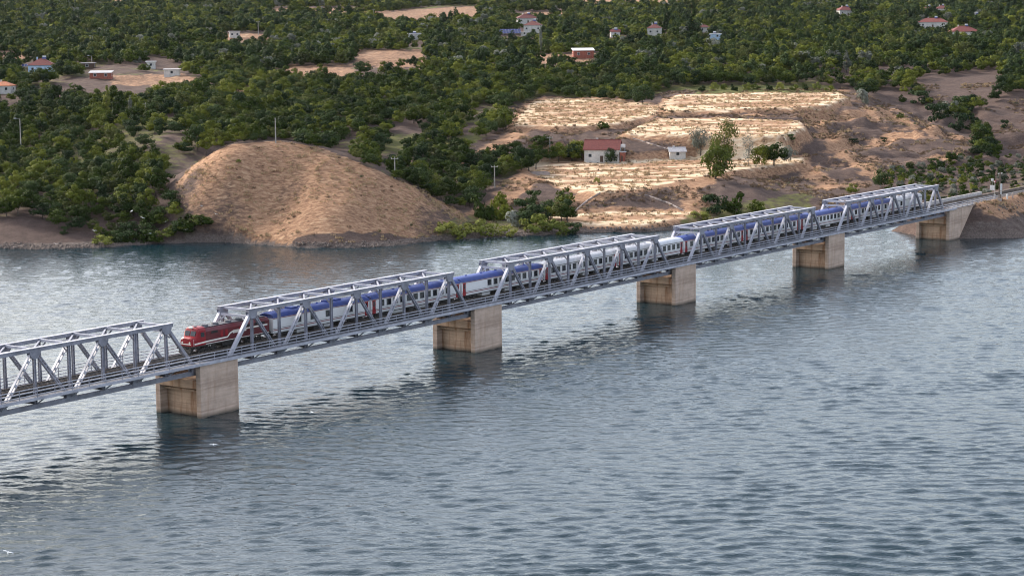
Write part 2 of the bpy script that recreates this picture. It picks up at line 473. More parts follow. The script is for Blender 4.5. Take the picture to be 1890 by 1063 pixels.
SPINE = [[(1495, 224), (1530, 250), (1560, 280), (1619, 322)], [(1500, 222), (1600, 215), (1650, 212), (1700, 226)], [(1560, 268), (1640, 262), (1690, 250)], [(1640, 212), (1720, 236), (1800, 270)], [(1100, 352), (1060, 372), (1000, 398)], [(1320, 322), (1260, 350), (1290, 388)], [(1440, 300), (1490, 310), (1530, 345)], [(870, 300), (930, 262), (960, 240)], [(1010, 300), (960, 345), (880, 400)]]
for s in SPINE:
    P = ground_hits([q[0] for q in s], [q[1] for q in s])[:, :2]
    d = seg_dist(P, xr + wob * 4, yr + wob * 4, closed=False)
    G_ = np.maximum(G_, sstep(7, 1.5, d) * 0.95)
STRAW_FAR = [[(205, 140), (330, 135), (392, 152), (380, 160), (205, 158)], [(405, 62), (490, 62), (500, 80), (400, 78)], [(525, 122), (650, 118), (660, 146), (530, 146)], [(655, 92), (780, 92), (790, 126), (655, 126)], [(690, 22), (885, 10), (890, 46), (690, 46)], [(0, 96), (50, 96), (50, 110), (0, 110)], [(1000, 100), (1105, 98), (1105, 114), (930, 122)], [(850, -5), (1300, -12), (1300, 8), (1200, 14), (900, 10)], [(168, -6), (236, -6), (232, 14), (200, 12)], [(435, 165), (462, 165), (462, 192), (435, 192)],
    [(900, 28), (1040, 20), (1050, 34), (890, 46)], [(500, 14), (700, 14), (690, 26), (500, 28)]]
for s in STRAW_FAR:
    m = in_px(s, gpx + wob * 6, gpy + wob * 3) & (gdep > 700)
    G_ = np.where(m, 0.55, G_); R_ = np.where(m & (wob > 0.05), 0.3, R_)
m = in_px([(1290, 158), (1540, 158), (1552, 172), (1400, 171), (1280, 177)], gpx, gpy) & (gdep > 800) & (gdep < 930)
B_ = np.where(m, 0.8, B_)
for s in ([(800, 445), (830, 400), (900, 395), (1000, 400), (1070, 420), (1060, 436), (900, 440)], [(1250, 405), (1310, 380), (1420, 365), (1500, 350), (1500, 400), (1250, 440)], [(385, 430), (460, 436), (470, 446), (380, 446)], [(0, 250), (330, 210), (300, 260), (0, 330)]):
    m = in_px(s, gpx + wob * 8, gpy + wob * 4) & (gdep < 700); B_ = np.where(m, 0.55, B_)
under = (~mound_m) & (~hill_m) & (G_ < 0.3) & ~((gpx > 1560) & (gpy > 120) & (gpy < 300)) & ~((gpx < 240) & (gpy > 400))
B_ = np.where(under & (B_ < 0.1), np.clip(0.25 + 0.9 * fbm(xr / 40, yr / 40, 79, 3), 0, 0.8), B_)
land = yr - shore_y(xr)
A_ = sstep(1.5, 0.5, zr) * sstep(40, 15, np.abs(land))
u_, v_ = to_bridge(xr, yr)
gray_bank = (u_ > 284) & (u_ < 380) & (v_ < 2)
A_ = np.where(gray_bank, np.maximum(A_, sstep(5.5, 3.5, zr) * 0.55), A_)
bank_top = (u_ > 296) & (u_ < 420) & (v_ < 1.5) & (zr > 4.6)
G_ = np.where(bank_top, 0.72, G_); B_ = np.where(bank_top, 0.12, B_)
ball = (u_ > 296) & (np.abs(v_ - 4.85) < 4.5)
A_ = np.where(ball, 1.0, A_)
ca = terr_me.color_attributes.new("cover", 'FLOAT_COLOR', 'POINT')
ca.data.foreach_set("color", np.stack([R_, G_, B_, A_], -1).astype(np.float32).ravel())

def terrain_material():
    m = bpy.data.materials.new("earth_and_dry_grass"); m.use_nodes = True
    nt = m.node_tree; N = nt.nodes; L = nt.links; b = N["Principled BSDF"]
    b.inputs["Roughness"].default_value = 0.95; b.inputs["Specular IOR Level"].default_value = 0.1
    geo = N.new("ShaderNodeNewGeometry")
    at = N.new("ShaderNodeAttribute"); at.attribute_name = "cover"
    sep = N.new("ShaderNodeSeparateColor"); L.new(at.outputs["Color"], sep.inputs[0])
    def noise(scale, detail=6, rough=0.6, st=(1, 1, 1), dist=0.0):
        mp = N.new("ShaderNodeMapping"); mp.inputs["Scale"].default_value = st; L.new(geo.outputs["Position"], mp.inputs[0])
        n = N.new("ShaderNodeTexNoise"); n.inputs["Scale"].default_value = scale; n.inputs["Detail"].default_value = detail; n.inputs["Roughness"].default_value = rough; n.inputs["Distortion"].default_value = dist
        L.new(mp.outputs[0], n.inputs["Vector"]); return n.outputs["Fac"]
    def ramp(f, *st):
        r = N.new("ShaderNodeValToRGB"); e = r.color_ramp.elements
        while len(e) < len(st): e.new(0.5)
        for i, (p, c) in enumerate(st): e[i].position = p; e[i].color = (*c, 1)
        L.new(f, r.inputs[0]); return r.outputs[0]
    def math_(op, a, c):
        n = N.new("ShaderNodeMath"); n.operation = op
        for i, x in enumerate((a, c)):
            if isinstance(x, (int, float)): n.inputs[i].default_value = x
            else: L.new(x, n.inputs[i])
        return n.outputs[0]
    def mix(f, a, c):
        n = N.new("ShaderNodeMix"); n.data_type = 'RGBA'
        L.new(f, n.inputs[0]); L.new(a, n.inputs[6]); L.new(c, n.inputs[7]); return n.outputs[2]
    def thr(mask, nz, soft=0.12):
        # mask pushed through noise: patchy edges
        s = math_('ADD', mask, math_('MULTIPLY', math_('SUBTRACT', nz, 0.5), 1.1))
        r = N.new("ShaderNodeMapRange"); r.interpolation_type = 'SMOOTHSTEP'; r.inputs[1].default_value = 0.5 - soft; r.inputs[2].default_value = 0.5 + soft
        L.new(s, r.inputs[0]); return r.outputs[0]
    n_big = noise(0.045, 6, 0.6); n_mid = noise(0.35, 6, 0.65); n_fine = noise(2.6, 5, 0.7); n_row = noise(0.5, 5, 0.65, (0.35, 1.3, 1.0)); n_str = noise(1.1, 6, 0.7, (0.45, 1.2, 1.0), 0.6)
    soil = ramp(n_mid, (0.28, (0.050, 0.035, 0.032)), (0.5, (0.098, 0.068, 0.058)), (0.72, (0.165, 0.118, 0.096)))
    soil2 = ramp(n_fine, (0.35, (0.075, 0.053, 0.047)), (0.7, (0.17, 0.122, 0.10)))
    nmx = N.new("ShaderNodeMix"); nmx.data_type = 'RGBA'; nmx.inputs[0].default_value = 0.45; L.new(soil, nmx.inputs[6]); L.new(soil2, nmx.inputs[7]); soil = nmx.outputs[2]
    tan = ramp(n_str, (0.28, (0.14, 0.078, 0.050)), (0.42, (0.27, 0.155, 0.095)), (0.55, (0.42, 0.25, 0.15)), (0.74, (0.59, 0.41, 0.26)))
    straw = ramp(n_row, (0.27, (0.20, 0.115, 0.07)), (0.38, (0.44, 0.28, 0.16)), (0.47, (0.68, 0.49, 0.32)), (0.62, (0.84, 0.70, 0.50)))
    green = ramp(n_mid, (0.3, (0.075, 0.085, 0.03)), (0.7, (0.17, 0.165, 0.06)))
    grav = ramp(n_fine, (0.3, (0.075, 0.06, 0.053)), (0.7, (0.23, 0.185, 0.16)))
    nn = math_('ADD', math_('MULTIPLY', n_big, 0.5), math_('MULTIPLY', n_row, 0.5))
    c = mix(thr(sep.outputs[1], math_('ADD', math_('MULTIPLY', n_str, 0.6), math_('MULTIPLY', n_mid, 0.4)), 0.22), soil, tan)
    c = mix(thr(sep.outputs[2], n_mid, 0.2), c, green)
    c = mix(thr(sep.outputs[0], nn, 0.22), c, straw)
    c = mix(thr(at.outputs["Alpha"], n_mid, 0.2), c, grav)
    L.new(c, b.inputs["Base Color"])
    h = math_('ADD', math_('MULTIPLY', n_str, 0.8), math_('MULTIPLY', n_fine, 0.35))
    bp = N.new("ShaderNodeBump"); bp.inputs["Strength"].default_value = 1.0; bp.inputs["Distance"].default_value = 0.9
    L.new(h, bp.inputs["Height"]); L.new(bp.outputs[0], b.inputs["Normal"])
    return m
terr_me.materials.append(terrain_material())
terrain = bpy.data.objects.new("hillside", terr_me); col.objects.link(terrain)
tag(terrain, "dry hills and orchard slopes rising from the far shore of the lake", kind="structure")

# ------------------------------------------------------------------ lake
def water_material():
    m = bpy.data.materials.new("lake_water"); m.use_nodes = True
    nt = m.node_tree; N = nt.nodes; L = nt.links; b = N["Principled BSDF"]
    b.inputs["Base Color"].default_value = (0.006, 0.022, 0.030, 1)
    b.inputs["Roughness"].default_value = 0.07
    b.inputs["IOR"].default_value = 1.333
    geo = N.new("ShaderNodeNewGeometry")
    def noise(scale, detail, rough, st, rot=0.0, dist=0.0):
        mp = N.new("ShaderNodeMapping"); mp.inputs["Scale"].default_value = st; mp.inputs["Rotation"].default_value = (0, 0, rot); L.new(geo.outputs["Position"], mp.inputs[0])
        n = N.new("ShaderNodeTexNoise"); n.inputs["Scale"].default_value = scale; n.inputs["Detail"].default_value = detail; n.inputs["Roughness"].default_value = rough; n.inputs["Distortion"].default_value = dist
        L.new(mp.outputs[0], n.inputs["Vector"]); return n.outputs["Fac"]
    def math_(op, a, c):
        n = N.new("ShaderNodeMath"); n.operation = op
        for i, x in enumerate((a, c)):
            if isinstance(x, (int, float)): n.inputs[i].default_value = x
            else: L.new(x, n.inputs[i])
        return n.outputs[0]
    w1 = noise(1.1, 3, 0.55, (0.6, 1.0, 1), 0.12, 0.4)
    w3 = noise(3.6, 2, 0.5, (0.6, 1.0, 1), 0.25)
    h = math_('ADD', math_('MULTIPLY', w1, 0.14), math_('MULTIPLY', w3, 0.03))
    bp = N.new("ShaderNodeBump"); bp.inputs["Distance"].default_value = 1.0; bp.inputs["Strength"].default_value = 0.8
    L.new(h, bp.inputs["Height"]); L.new(bp.outputs[0], b.inputs["Normal"])
    return m
# waves: many small wind-driven trains of waves, choppier this side of the bridge
wx = axis([(-2400, -400, 100), (-400, -170, 20), (-170, 170, 0.55), (170, 400, 20), (400, 2400, 100)])
wy = axis([(-700, 100, 80), (100, 190, 6), (190, 330, 0.42), (330, 470, 0.6), (470, 605, 1.0), (605, 640, 17)])
WX, WY = np.meshgrid(wx, wy)
wr = np.random.default_rng(5)
WZ = np.zeros_like(WX, dtype=np.float32)
jx = WX + fbm(WX / 26, WY / 26, 5, 2) * 5.0; jy = WY + fbm(WX / 26 + 40, WY / 26, 6, 2) * 5.0
jx = jx.astype(np.float32); jy = jy.astype(np.float32)
lam = np.exp(wr.uniform(math.log(1.05), math.log(3.8), 60))
ang = math.radians(97) + wr.normal(0, 0.5, len(lam))
ph = wr.uniform(0, 2 * math.pi, len(lam))
RMS = 0.16                                   # overall root mean square slope
for l_, a_, p_ in zip(lam, ang, ph):
    k_ = 2 * math.pi / l_
    q = np.sin((k_ * math.cos(a_)) * jx + (k_ * math.sin(a_)) * jy + p_)
    WZ += (RMS / k_ * math.sqrt(2.0 / len(lam))) * (q + 0.35 * (q * q - 0.5))
u_w, v_w = to_bridge(WX, WY)
gust = 1.0 + 0.55 * fbm(WX / 70, WY / 38, 15, 3)
calm = 0.62 + 0.38 * sstep(20, -70, v_w)
fade = sstep(168, 150, np.abs(WX)) * sstep(190, 215, WY) * sstep(603, 590, WY)
WZ = WZ * gust * calm * fade
lake_me = grid_mesh("lake", WX, WY, WZ); lake_me.materials.append(water_material())
lake = bpy.data.objects.new("lake", lake_me); col.objects.link(lake)
tag(lake, "choppy grey blue lake under the bridge", kind="structure")
# ================================================================== BRIDGE
steel = mat("grey_painted_steel", (0.29, 0.29, 0.335), 0.5, 0.0, 0.2, 0.5, bump=0.0, spec=0.5)
steel_l = mat("pale_grey_steel", (0.46, 0.46, 0.51), 0.5, 0.0, 0.15, 0.5)  # also on left-facing end posts, where it paints in their brighter lighting
steel_d = mat("dark_deck_steel", (0.075, 0.075, 0.08), 0.7, 0.0, 0.25, 1.2)
rail_m = mat("worn_rail_steel", (0.18, 0.15, 0.13), 0.4, 0.6, 0.2, 2)
sleeper_m = mat("weathered_sleeper_timber", (0.085, 0.07, 0.06), 0.9, 0.0, 0.3, 2)
grate_m = mat("grey_walkway_plate", (0.15, 0.15, 0.165), 0.6, 0.0, 0.2, 1.5)

def concrete_material(name, base, stain, rust_amt):
    m = bpy.data.materials.new(name); m.use_nodes = True
    nt = m.node_tree; N = nt.nodes; L = nt.links; b = N["Principled BSDF"]
    b.inputs["Roughness"].default_value = 0.9; b.inputs["Specular IOR Level"].default_value = 0.2
    tc = N.new("ShaderNodeTexCoord")
    def noise(scale, st, detail=5, rough=0.6):
        mp = N.new("ShaderNodeMapping"); mp.inputs["Scale"].default_value = st; L.new(tc.outputs["Object"], mp.inputs[0])
        n = N.new("ShaderNodeTexNoise"); n.inputs["Scale"].default_value = scale; n.inputs["Detail"].default_value = detail; n.inputs["Roughness"].default_value = rough
        L.new(mp.outputs[0], n.inputs["Vector"]); return n.outputs["Fac"]
    def ramp(f, *st):
        r = N.new("ShaderNodeValToRGB"); e = r.color_ramp.elements
        while len(e) < len(st): e.new(0.5)
        for i, (p, c) in enumerate(st): e[i].position = p; e[i].color = (*c, 1)
        L.new(f, r.inputs[0]); return r.outputs[0]
    B = Vector(base)
    c1 = ramp(noise(0.5, (1, 1, 1.6)), (0.3, B * 0.78), (0.55, B), (0.75, B * 1.12))
    lift = noise(1.0, (0.05, 0.05, 1.5), 3, 0.5)                                # pour lifts
    c2 = ramp(lift, (0.35, (0.72, 0.69, 0.67)), (0.5, (1, 1, 1)), (0.62, (0.9, 0.88, 0.86)))
    mx = N.new("ShaderNodeMix"); mx.data_type = 'RGBA'; mx.blend_type = 'MULTIPLY'; mx.inputs[0].default_value = 0.9; L.new(c1, mx.inputs[6]); L.new(c2, mx.inputs[7])
    st = noise(0.9, (1.2, 1.2, 0.16), 5, 0.65)
    r = N.new("ShaderNodeMapRange"); r.inputs[1].default_value = 0.50; r.inputs[2].default_value = 0.68; r.inputs[4].default_value = rust_amt; L.new(st, r.inputs[0])
    m2 = N.new("ShaderNodeMix"); m2.data_type = 'RGBA'; L.new(r.outputs[0], m2.inputs[0]); L.new(mx.outputs[2], m2.inputs[6]); m2.inputs[7].default_value = (*stain, 1)
    # tide mark: dark wet band just above the water
    sp = N.new("ShaderNodeSeparateXYZ"); L.new(tc.outputs["Object"], sp.inputs[0])
    r2 = N.new("ShaderNodeMapRange"); r2.inputs[1].default_value = 0.75; r2.inputs[2].default_value = 0.1; r2.inputs[4].default_value = 0.8; L.new(sp.outputs["Z"], r2.inputs[0])
    m3 = N.new("ShaderNodeMix"); m3.data_type = 'RGBA'; L.new(r2.outputs[0], m3.inputs[0]); L.new(m2.outputs[2], m3.inputs[6]); m3.inputs[7].default_value = (0.10, 0.085, 0.065, 1)
    L.new(m3.outputs[2], b.inputs["Base Color"])
    bp = N.new("ShaderNodeBump"); bp.inputs["Strength"].default_value = 0.5; bp.inputs["Distance"].default_value = 0.08
    L.new(lift, bp.inputs["Height"]); L.new(bp.outputs[0], b.inputs["Normal"])
    return m
conc = concrete_material("pier_concrete", (0.58, 0.44, 0.35), (0.33, 0.19, 0.11), 0.3)
conc_r = concrete_material("rust_stained_concrete", (0.60, 0.41, 0.28), (0.28, 0.125, 0.055), 0.85)

PV0, PV1, PT = 0.0, 9.38, 8.3
ZD = 8.2          # walkway level
RAILZ = 9.0       # top of rail
TV0, TV1, TZ = 1.84, 7.86, 14.74
VC = 4.85
def make_pier(name, label, u0, i, group):
    p = empty(name, bridge(u0, 0, 0), YAW)
    tag(p, label, "pier", group)
    MB().box(0, PT, 0, 0.95, -7, ZD - 0.02).build("end_column", conc, p, bevel=0.06)
    MB().box(0, PT, PV1 - 0.95, PV1, -7, ZD - 0.02).build("end_column", conc, p, bevel=0.06)
    # recessed web wall, bowed a little on both faces
    prof = []
    n = 10
    y0, y1 = 0.95, PV1 - 0.95
    w = MB()
    for side in (0, 1):
        for k in range(n):
            a0, a1 = k / n, (k + 1) / n
            x0 = 1.55 - 0.55 * math.sin(a0 * math.pi); x1 = 1.55 - 0.55 * math.sin(a1 * math.pi)
            if side: x0, x1 = PT - x0, PT - x1
            ya, yb = y0 + (y1 - y0) * a0, y0 + (y1 - y0) * a1
            q = [(x0, ya, -7), (x1, yb, -7), (x1, yb, 4.3), (x0, ya, 4.3)]
            w.quad(*(q[::-1] if side == 0 else q))
    w.build("web_wall", conc_r, p, smooth=True)
    MB().box(0.02, PT - 0.02, y0, y1, 4.3, 5.55).build("cap_beam", conc_r, p, bevel=0.05)
    MB().box(0.75, PT - 0.75, y0, y1, 3.72, 3.98).build("ledge", conc_r, p)
    for uu in (3.1, PT - 3.1):
        for vv in (TV0, TV1):
            b = MB().box(uu - 0.75, uu + 0.75, vv - 0.55, vv + 0.55, 5.55, 5.9).build("bearing_block", conc_r, p)
            MB().box(uu - 0.45, uu + 0.45, vv - 0.32, vv + 0.32, 5.9, 6.3).build("bearing", steel_d, b)
    return p
PL = ["concrete bridge pier nearest the locomotive, leftmost of the four", "second concrete bridge pier from the left, under the blue roofed coaches",
      "third concrete bridge pier from the left, with rusty streaks", "fourth concrete bridge pier from the left, next to the abutment"]
for i in range(4): make_pier("bridge_pier", PL[i], 70.0 * i, i, "bridge piers standing in the lake")

# abutment with its wing walls
ab = empty("bridge_abutment", bridge(280, 0, 0), YAW)
tag(ab, "tall concrete bridge abutment with slanting wing wall on right shore", "abutment")
for (a, b_) in ((0.0, 0.95), (PV1 - 0.95, PV1)):
    MB().extr([(0, -6), (16.5, -6), (17.2, 0), (27.6, ZD - 0.02), (0, ZD - 0.02)], a, b_).build("wing_wall", conc, ab, bevel=0.05)
MB().box(7.45, 7.53, -0.012, 0.0, 0.2, ZD - 0.5).build("construction_joint", mat("joint_grout", (0.22, 0.19, 0.16), 0.9), ab)  # thin line of darker grout in the wall joint
w = MB()
for k in range(10):
    a0, a1 = k / 10, (k + 1) / 10
    ya, yb = 0.95 + (PV1 - 1.9) * a0, 0.95 + (PV1 - 1.9) * a1
    x0 = 1.55 - 0.5 * math.sin(a0 * math.pi); x1 = 1.55 - 0.5 * math.sin(a1 * math.pi)
    w.quad((x0, ya, 4.3), (x1, yb, 4.3), (x1, yb, -7), (x0, ya, -7))
w.build("breast_wall", conc_r, ab, smooth=True)
MB().box(0.02, 4.4, 0.95, PV1 - 0.95, 4.3, 5.55).build("cap_beam", conc_r, ab, bevel=0.05)
MB().box(0.8, 3.0, 0.95, PV1 - 0.95, 3.7, 3.96).build("ledge", conc_r, ab)
MB().box(4.4, 5.0, 0.95, PV1 - 0.95, 4.0, 8.15).build("ballast_wall", conc_r, ab)
MB().box(5.0, 27.0, 0.95, PV1 - 0.95, 7.4, 8.3).build("ballast_bed", mat("track_ballast", (0.16, 0.145, 0.135), 0.95, 0, 0.3, 6, bump=0.8, bscale=5), ab)
for vv in (TV0, TV1):
    b = MB().box(2.35, 3.85, vv - 0.55, vv + 0.55, 5.55, 5.9).build("bearing_block", conc_r, ab)
    MB().box(2.65, 3.55, vv - 0.32, vv + 0.32, 5.9, 6.3).build("bearing", steel_d, b)
MB().box(-1.0, 43.0, PV1 - 0.55, PV1 - 0.15, ZD, ZD + 1.05).build("parapet", mat("pale_parapet_concrete", (0.52, 0.49, 0.47), 0.9, 0, 0.15, 1.2), ab)

def ladder(mb, p, q, width, depth, strip=0.13):
    """built-up member: two strips joined by batten plates"""
    p = Vector(p); q = Vector(q); d = (q - p).normalized(); side = d.cross(Vector((0, 1, 0))).normalized()
    for s in (-1, 1):
        off = side * (s * (width - strip) / 2)
        mb.bar(p + off, q + off, depth, strip, up=side)
    Ln = (q - p).length; n = int(Ln / 1.35)
    for k in range(n + 1):
        c = p + d * (Ln * (k + 0.5) / (n + 1))
        mb.bar(c - d * 0.17, c + d * 0.17, depth * 0.9, width - strip * 2 + 0.01, up=side)

PN = 6.4
ZB = 6.6
ZTC = 14.47
def make_span():
    r = empty("truss_span", (0, 0, 0), YAW)
    for tv, out in ((TV0, -1), (TV1, 1)):
        MB().box(5.55, 58.95, tv - 0.27, tv + 0.27, 14.2, TZ).build("top_chord", steel, r)
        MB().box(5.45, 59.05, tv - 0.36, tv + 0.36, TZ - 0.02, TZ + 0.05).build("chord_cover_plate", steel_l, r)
        MB().box(-0.4, 64.4, tv - 0.27, tv + 0.27, 6.3, 6.92).build("bottom_chord", steel, r)
        MB().bar((0, tv, ZB), (6.4, tv, ZTC), 0.5, 0.52, up=(1, 0, 0)).build("end_post", steel_l, r)  # paler than its right twin: light from the left put into the colour
        MB().bar((64, tv, ZB), (57.6, tv, ZTC), 0.5, 0.46, up=(1, 0, 0)).build("end_post", steel, r)
        for k in (1, 3, 5, 7, 9):
            if k > 1:
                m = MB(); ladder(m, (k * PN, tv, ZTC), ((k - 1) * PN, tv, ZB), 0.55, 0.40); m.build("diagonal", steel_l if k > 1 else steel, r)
            if k < 9:
                m = MB(); ladder(m, (k * PN, tv, ZTC), ((k + 1) * PN, tv, ZB), 0.50, 0.42, 0.17); m.build("diagonal", steel, r)
        for k in range(1, 10):
            m = MB(); m.box(k * PN - 0.2, k * PN + 0.2, tv - 0.05, tv + 0.05, 6.9, 14.25)
            m.box(k * PN - 0.2, k * PN - 0.15, tv - 0.18, tv + 0.18, 6.9, 14.25); m.box(k * PN + 0.15, k * PN + 0.2, tv - 0.18, tv + 0.18, 6.9, 14.25)
            m.build("vertical_post", steel, r)
        for k in (1, 3, 5, 7, 9):
            x = k * PN
            for dv in (-0.30, 0.30):
                MB().extr([(x - 1.0, 14.35), (x + 1.0, 14.35), (x + 0.95, 13.9), (x + 0.45, 13.25), (x - 0.45, 13.25), (x - 0.95, 13.9)], tv + dv - 0.02, tv + dv + 0.02).build("gusset_plate", steel, r)
        for k in (0, 2, 4, 6, 8, 10):
            x = k * PN
            for dv in (-0.30, 0.30):
                if k in (0, 10):
                    s = 1 if k == 0 else -1
                    pr = [(x - s * 0.5, 6.35), (x + s * 1.4, 6.35), (x + s * 1.6, 7.6), (x + s * 1.2, 8.2), (x + s * 0.2, 7.8), (x - s * 0.5, 7.1)]
                    if s < 0: pr = pr[::-1]
                else:
                    pr = [(x - 1.1, 6.5), (x + 1.1, 6.5), (x + 0.85, 7.5), (x - 0.85, 7.5)]
                MB().extr(pr, tv + dv - 0.02, tv + dv + 0.02).build("gusset_plate", steel, r)
    # top lateral system
    for k in range(1, 10):
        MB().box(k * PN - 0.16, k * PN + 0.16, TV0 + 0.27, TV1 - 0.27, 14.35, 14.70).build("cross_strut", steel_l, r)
        if k not in (1, 9):
            for tv, s in ((TV0, 1), (TV1, -1)):
                MB().bar((k * PN, tv + s * 0.2, 13.2), (k * PN, tv + s * 1.5, 14.4), 0.16, 0.16).build("knee_brace", steel, r)
    for k in range(1, 9):
        MB().bar((k * PN, TV0 + 0.2, 14.45), ((k + 1) * PN, TV1 - 0.2, 14.45), 0.26, 0.14).build("lateral_brace", steel, r)
        MB().bar((k * PN, TV1 - 0.2, 14.30), ((k + 1) * PN, TV0 + 0.2, 14.30), 0.26, 0.14).build("lateral_brace", steel, r)
    for x in (6.4, 57.6):
        s = 1 if x < 30 else -1
        m = MB(); m.bar((x - s * 0.65, TV0, 13.6), (x - s * 0.65, TV1, 13.6), 0.28, 0.35)
        m.bar((x - s * 0.9, TV0 + 0.1, 12.6), (x - s * 0.65, TV0 + 1.4, 13.55), 0.2, 0.2); m.bar((x - s * 0.9, TV1 - 0.1, 12.6), (x - s * 0.65, TV1 - 1.4, 13.55), 0.2, 0.2)
        m.build("portal_frame", steel_l, r)
    # floor
    for k in range(11):
        m = MB(); x = k * PN; m.box(x - 0.03, x + 0.03, TV0 + 0.3, TV1 - 0.3, 6.95, 8.05); m.box(x - 0.2, x + 0.2, TV0 + 0.3, TV1 - 0.3, 8.05, 8.1); m.box(x - 0.2, x + 0.2, TV0 + 0.3, TV1 - 0.3, 6.9, 6.95)
        m.build("floor_beam", steel_d, r)
    for vv in (VC - 0.9, VC + 0.9):
        MB().box(-3, 67, vv - 0.15, vv + 0.15, 7.3, 8.45).build("stringer", steel_d, r)
    for k in range(10):
        MB().bar((k * PN, TV0 + 0.3, 7.0), ((k + 1) * PN, TV1 - 0.3, 7.0), 0.2, 0.12).build("bottom_brace", steel_d, r)
    m = MB()
    for k in range(112): x = -3 + 0.3 + k * 0.625; m.box(x - 0.12, x + 0.12, VC - 1.3, VC + 1.3, 8.45, 8.68 + random.uniform(-.01, .01))
    tag(m.build("sleepers", sleeper_m, r), kind="stuff")
    for vv in (VC - 0.75, VC + 0.75):
        mm = MB(); mm.box(-3, 67, vv - 0.035, vv + 0.035, RAILZ - 0.05, RAILZ); mm.box(-3, 67, vv - 0.012, vv + 0.012, RAILZ - 0.17, RAILZ - 0.05); mm.box(-3, 67, vv - 0.075, vv + 0.075, RAILZ - 0.32, RAILZ - 0.16)
        mm.build("rail", rail_m, r)
    for vv in (VC - 0.5, VC + 0.5):
        MB().box(-3, 67, vv - 0.06, vv + 0.06, 8.7, 8.85).build("guard_rail", steel_d, r)
    for vv in (VC - 2.0, VC + 2.0):
        MB().box(-3, 67, vv - 0.3, vv + 0.3, 8.46, 8.52).build("deck_plate", grate_m, r)
    # walkways outside both trusses
    for s, va, vb in ((-1, -0.12, 1.42), (1, 8.28, 9.5)):
        MB().box(-3, 67, va + 0.08, vb, ZD - 0.08, ZD).build("walkway", grate_m, r)
        ve = va if s < 0 else vb
        MB().box(-3, 67, ve - 0.05, ve + 0.05, ZD - 0.32, ZD + 0.12).build("walkway_edge_beam", steel_l, r)
        h = empty("handrail"); h.parent = r
        for zz in (8.68, 9.14, 9.6): MB().bar((-3, ve, zz), (67, ve, zz), 0.09, 0.12).build("rail", steel_l, h)
        for k in range(22):
            x = -3 + 1.6 + k * 3.2
            MB().box(x - 0.05, x + 0.05, ve - 0.045, ve + 0.045, ZD, 9.62).build("post", steel, h)
        for k in range(1, 10):
            m = MB(); x = k * PN; tv = TV0 - 0.3 if s < 0 else TV1 + 0.3
            m.bar((x, tv, 7.0), (x, ve - s * 0.1, ZD - 0.2), 0.16, 0.16); m.bar((x, tv, ZD - 0.2), (x, ve, ZD - 0.2), 0.14, 0.2)
            m.build("bracket", steel_l, r)
    return r
SPL = ["grey truss span in front of the locomotive, cut by the left frame edge", "grey truss span over the locomotive and first two coaches", "grey truss span over the white roofed coaches",
       "grey truss span with blue coaches, fourth from the left", "grey truss span over the train's tail, beside the abutment"]
span0 = make_span()
for k in range(5):
    s = span0 if k == 0 else copy_tree(span0)
    s.location = bridge(7.26 + 70 * (k - 1), 0, 0)
    tag(s, SPL[k], "truss bridge", "truss spans of the railway bridge")

# railing and track on the abutment and beyond
h = empty("handrail", bridge(277.3, 0, 0), YAW)
tag(h, "grey handrail along the top of the abutment wall", "railing")
for zz in (8.68, 9.14, 9.6): MB().bar((0, 0.02, zz), (34, 0.02, zz), 0.09, 0.12).build("rail", steel_l, h)
for k in range(11): MB().box(1.6 + k * 3.2 - 0.05, 1.6 + k * 3.2 + 0.05, -0.03, 0.06, ZD - 0.1, 9.62).build("post", steel, h)
MB().box(0, 32, -0.12, 0.9, ZD - 0.01, ZD + 0.09).build("coping", grate_m, h)
tr = empty("railway_track", bridge(274.3, VC, 0), YAW)
tag(tr, "railway track leaving the bridge along the right bank", "track")
for vv in (-0.75, 0.75):
    mm = MB(); mm.box(0, 260, vv - 0.035, vv + 0.035, RAILZ - 0.05, RAILZ); mm.box(0, 260, vv - 0.05, vv + 0.05, RAILZ - 0.3, RAILZ - 0.05); mm.build("rail", rail_m, tr)
m = MB()
for k in range(410): m.box(k * 0.63, k * 0.63 + 0.24, -1.3, 1.3, 8.42, 8.69)
tag(m.build("sleepers", sleeper_m, tr), kind="stuff")
bal = MB().prism([(-2.9, 8.2), (-2.1, 8.60), (2.1, 8.60), (2.9, 8.2)], 23, 270).build("ballast", MATS["track_ballast"], tr)
# ================================================================== TRAIN
white_p = mat("white_coach_paint", (0.74, 0.73, 0.72), 0.35, 0, 0.05, 0.6, spec=0.5)
roof_blue = mat("blue_coach_roof", (0.03, 0.058, 0.24), 0.45, 0, 0.12, 0.7)
roof_white = mat("white_coach_roof", (0.68, 0.68, 0.70), 0.5, 0, 0.08, 0.7)
red_p = mat("red_door_and_lit_cab_paint", (0.27, 0.008, 0.015), 0.4, 0, 0.1, 1)  # the doors' own red; on the loco cab it paints in the front's light
red_l = mat("red_locomotive_paint", (0.115, 0.005, 0.011), 0.35, 0, 0.14, 0.8, spec=0.5)
maroon = mat("dark_red_stripe", (0.20, 0.012, 0.018), 0.4, 0, 0.1, 1)
black_p = mat("black_paint", (0.012, 0.012, 0.013), 0.55, 0, 0.2, 2)
glass = mat("dark_train_glass", (0.012, 0.014, 0.018), 0.08, 0, 0.1, 1, spec=0.6)
under_m = mat("sooty_underframe", (0.035, 0.032, 0.030), 0.8, 0, 0.3, 2)
wheel_m = mat("wheel_steel", (0.10, 0.09, 0.085), 0.5, 0.6, 0.2, 2)
grey_u = mat("pale_underfloor_box", (0.45, 0.44, 0.43), 0.6, 0, 0.15, 1.5)
cream = mat("cream_stripe", (0.80, 0.76, 0.68), 0.5, 0, 0.06, 1)
roof_d = mat("dark_grey_loco_roof", (0.10, 0.10, 0.115), 0.6, 0, 0.2, 1)
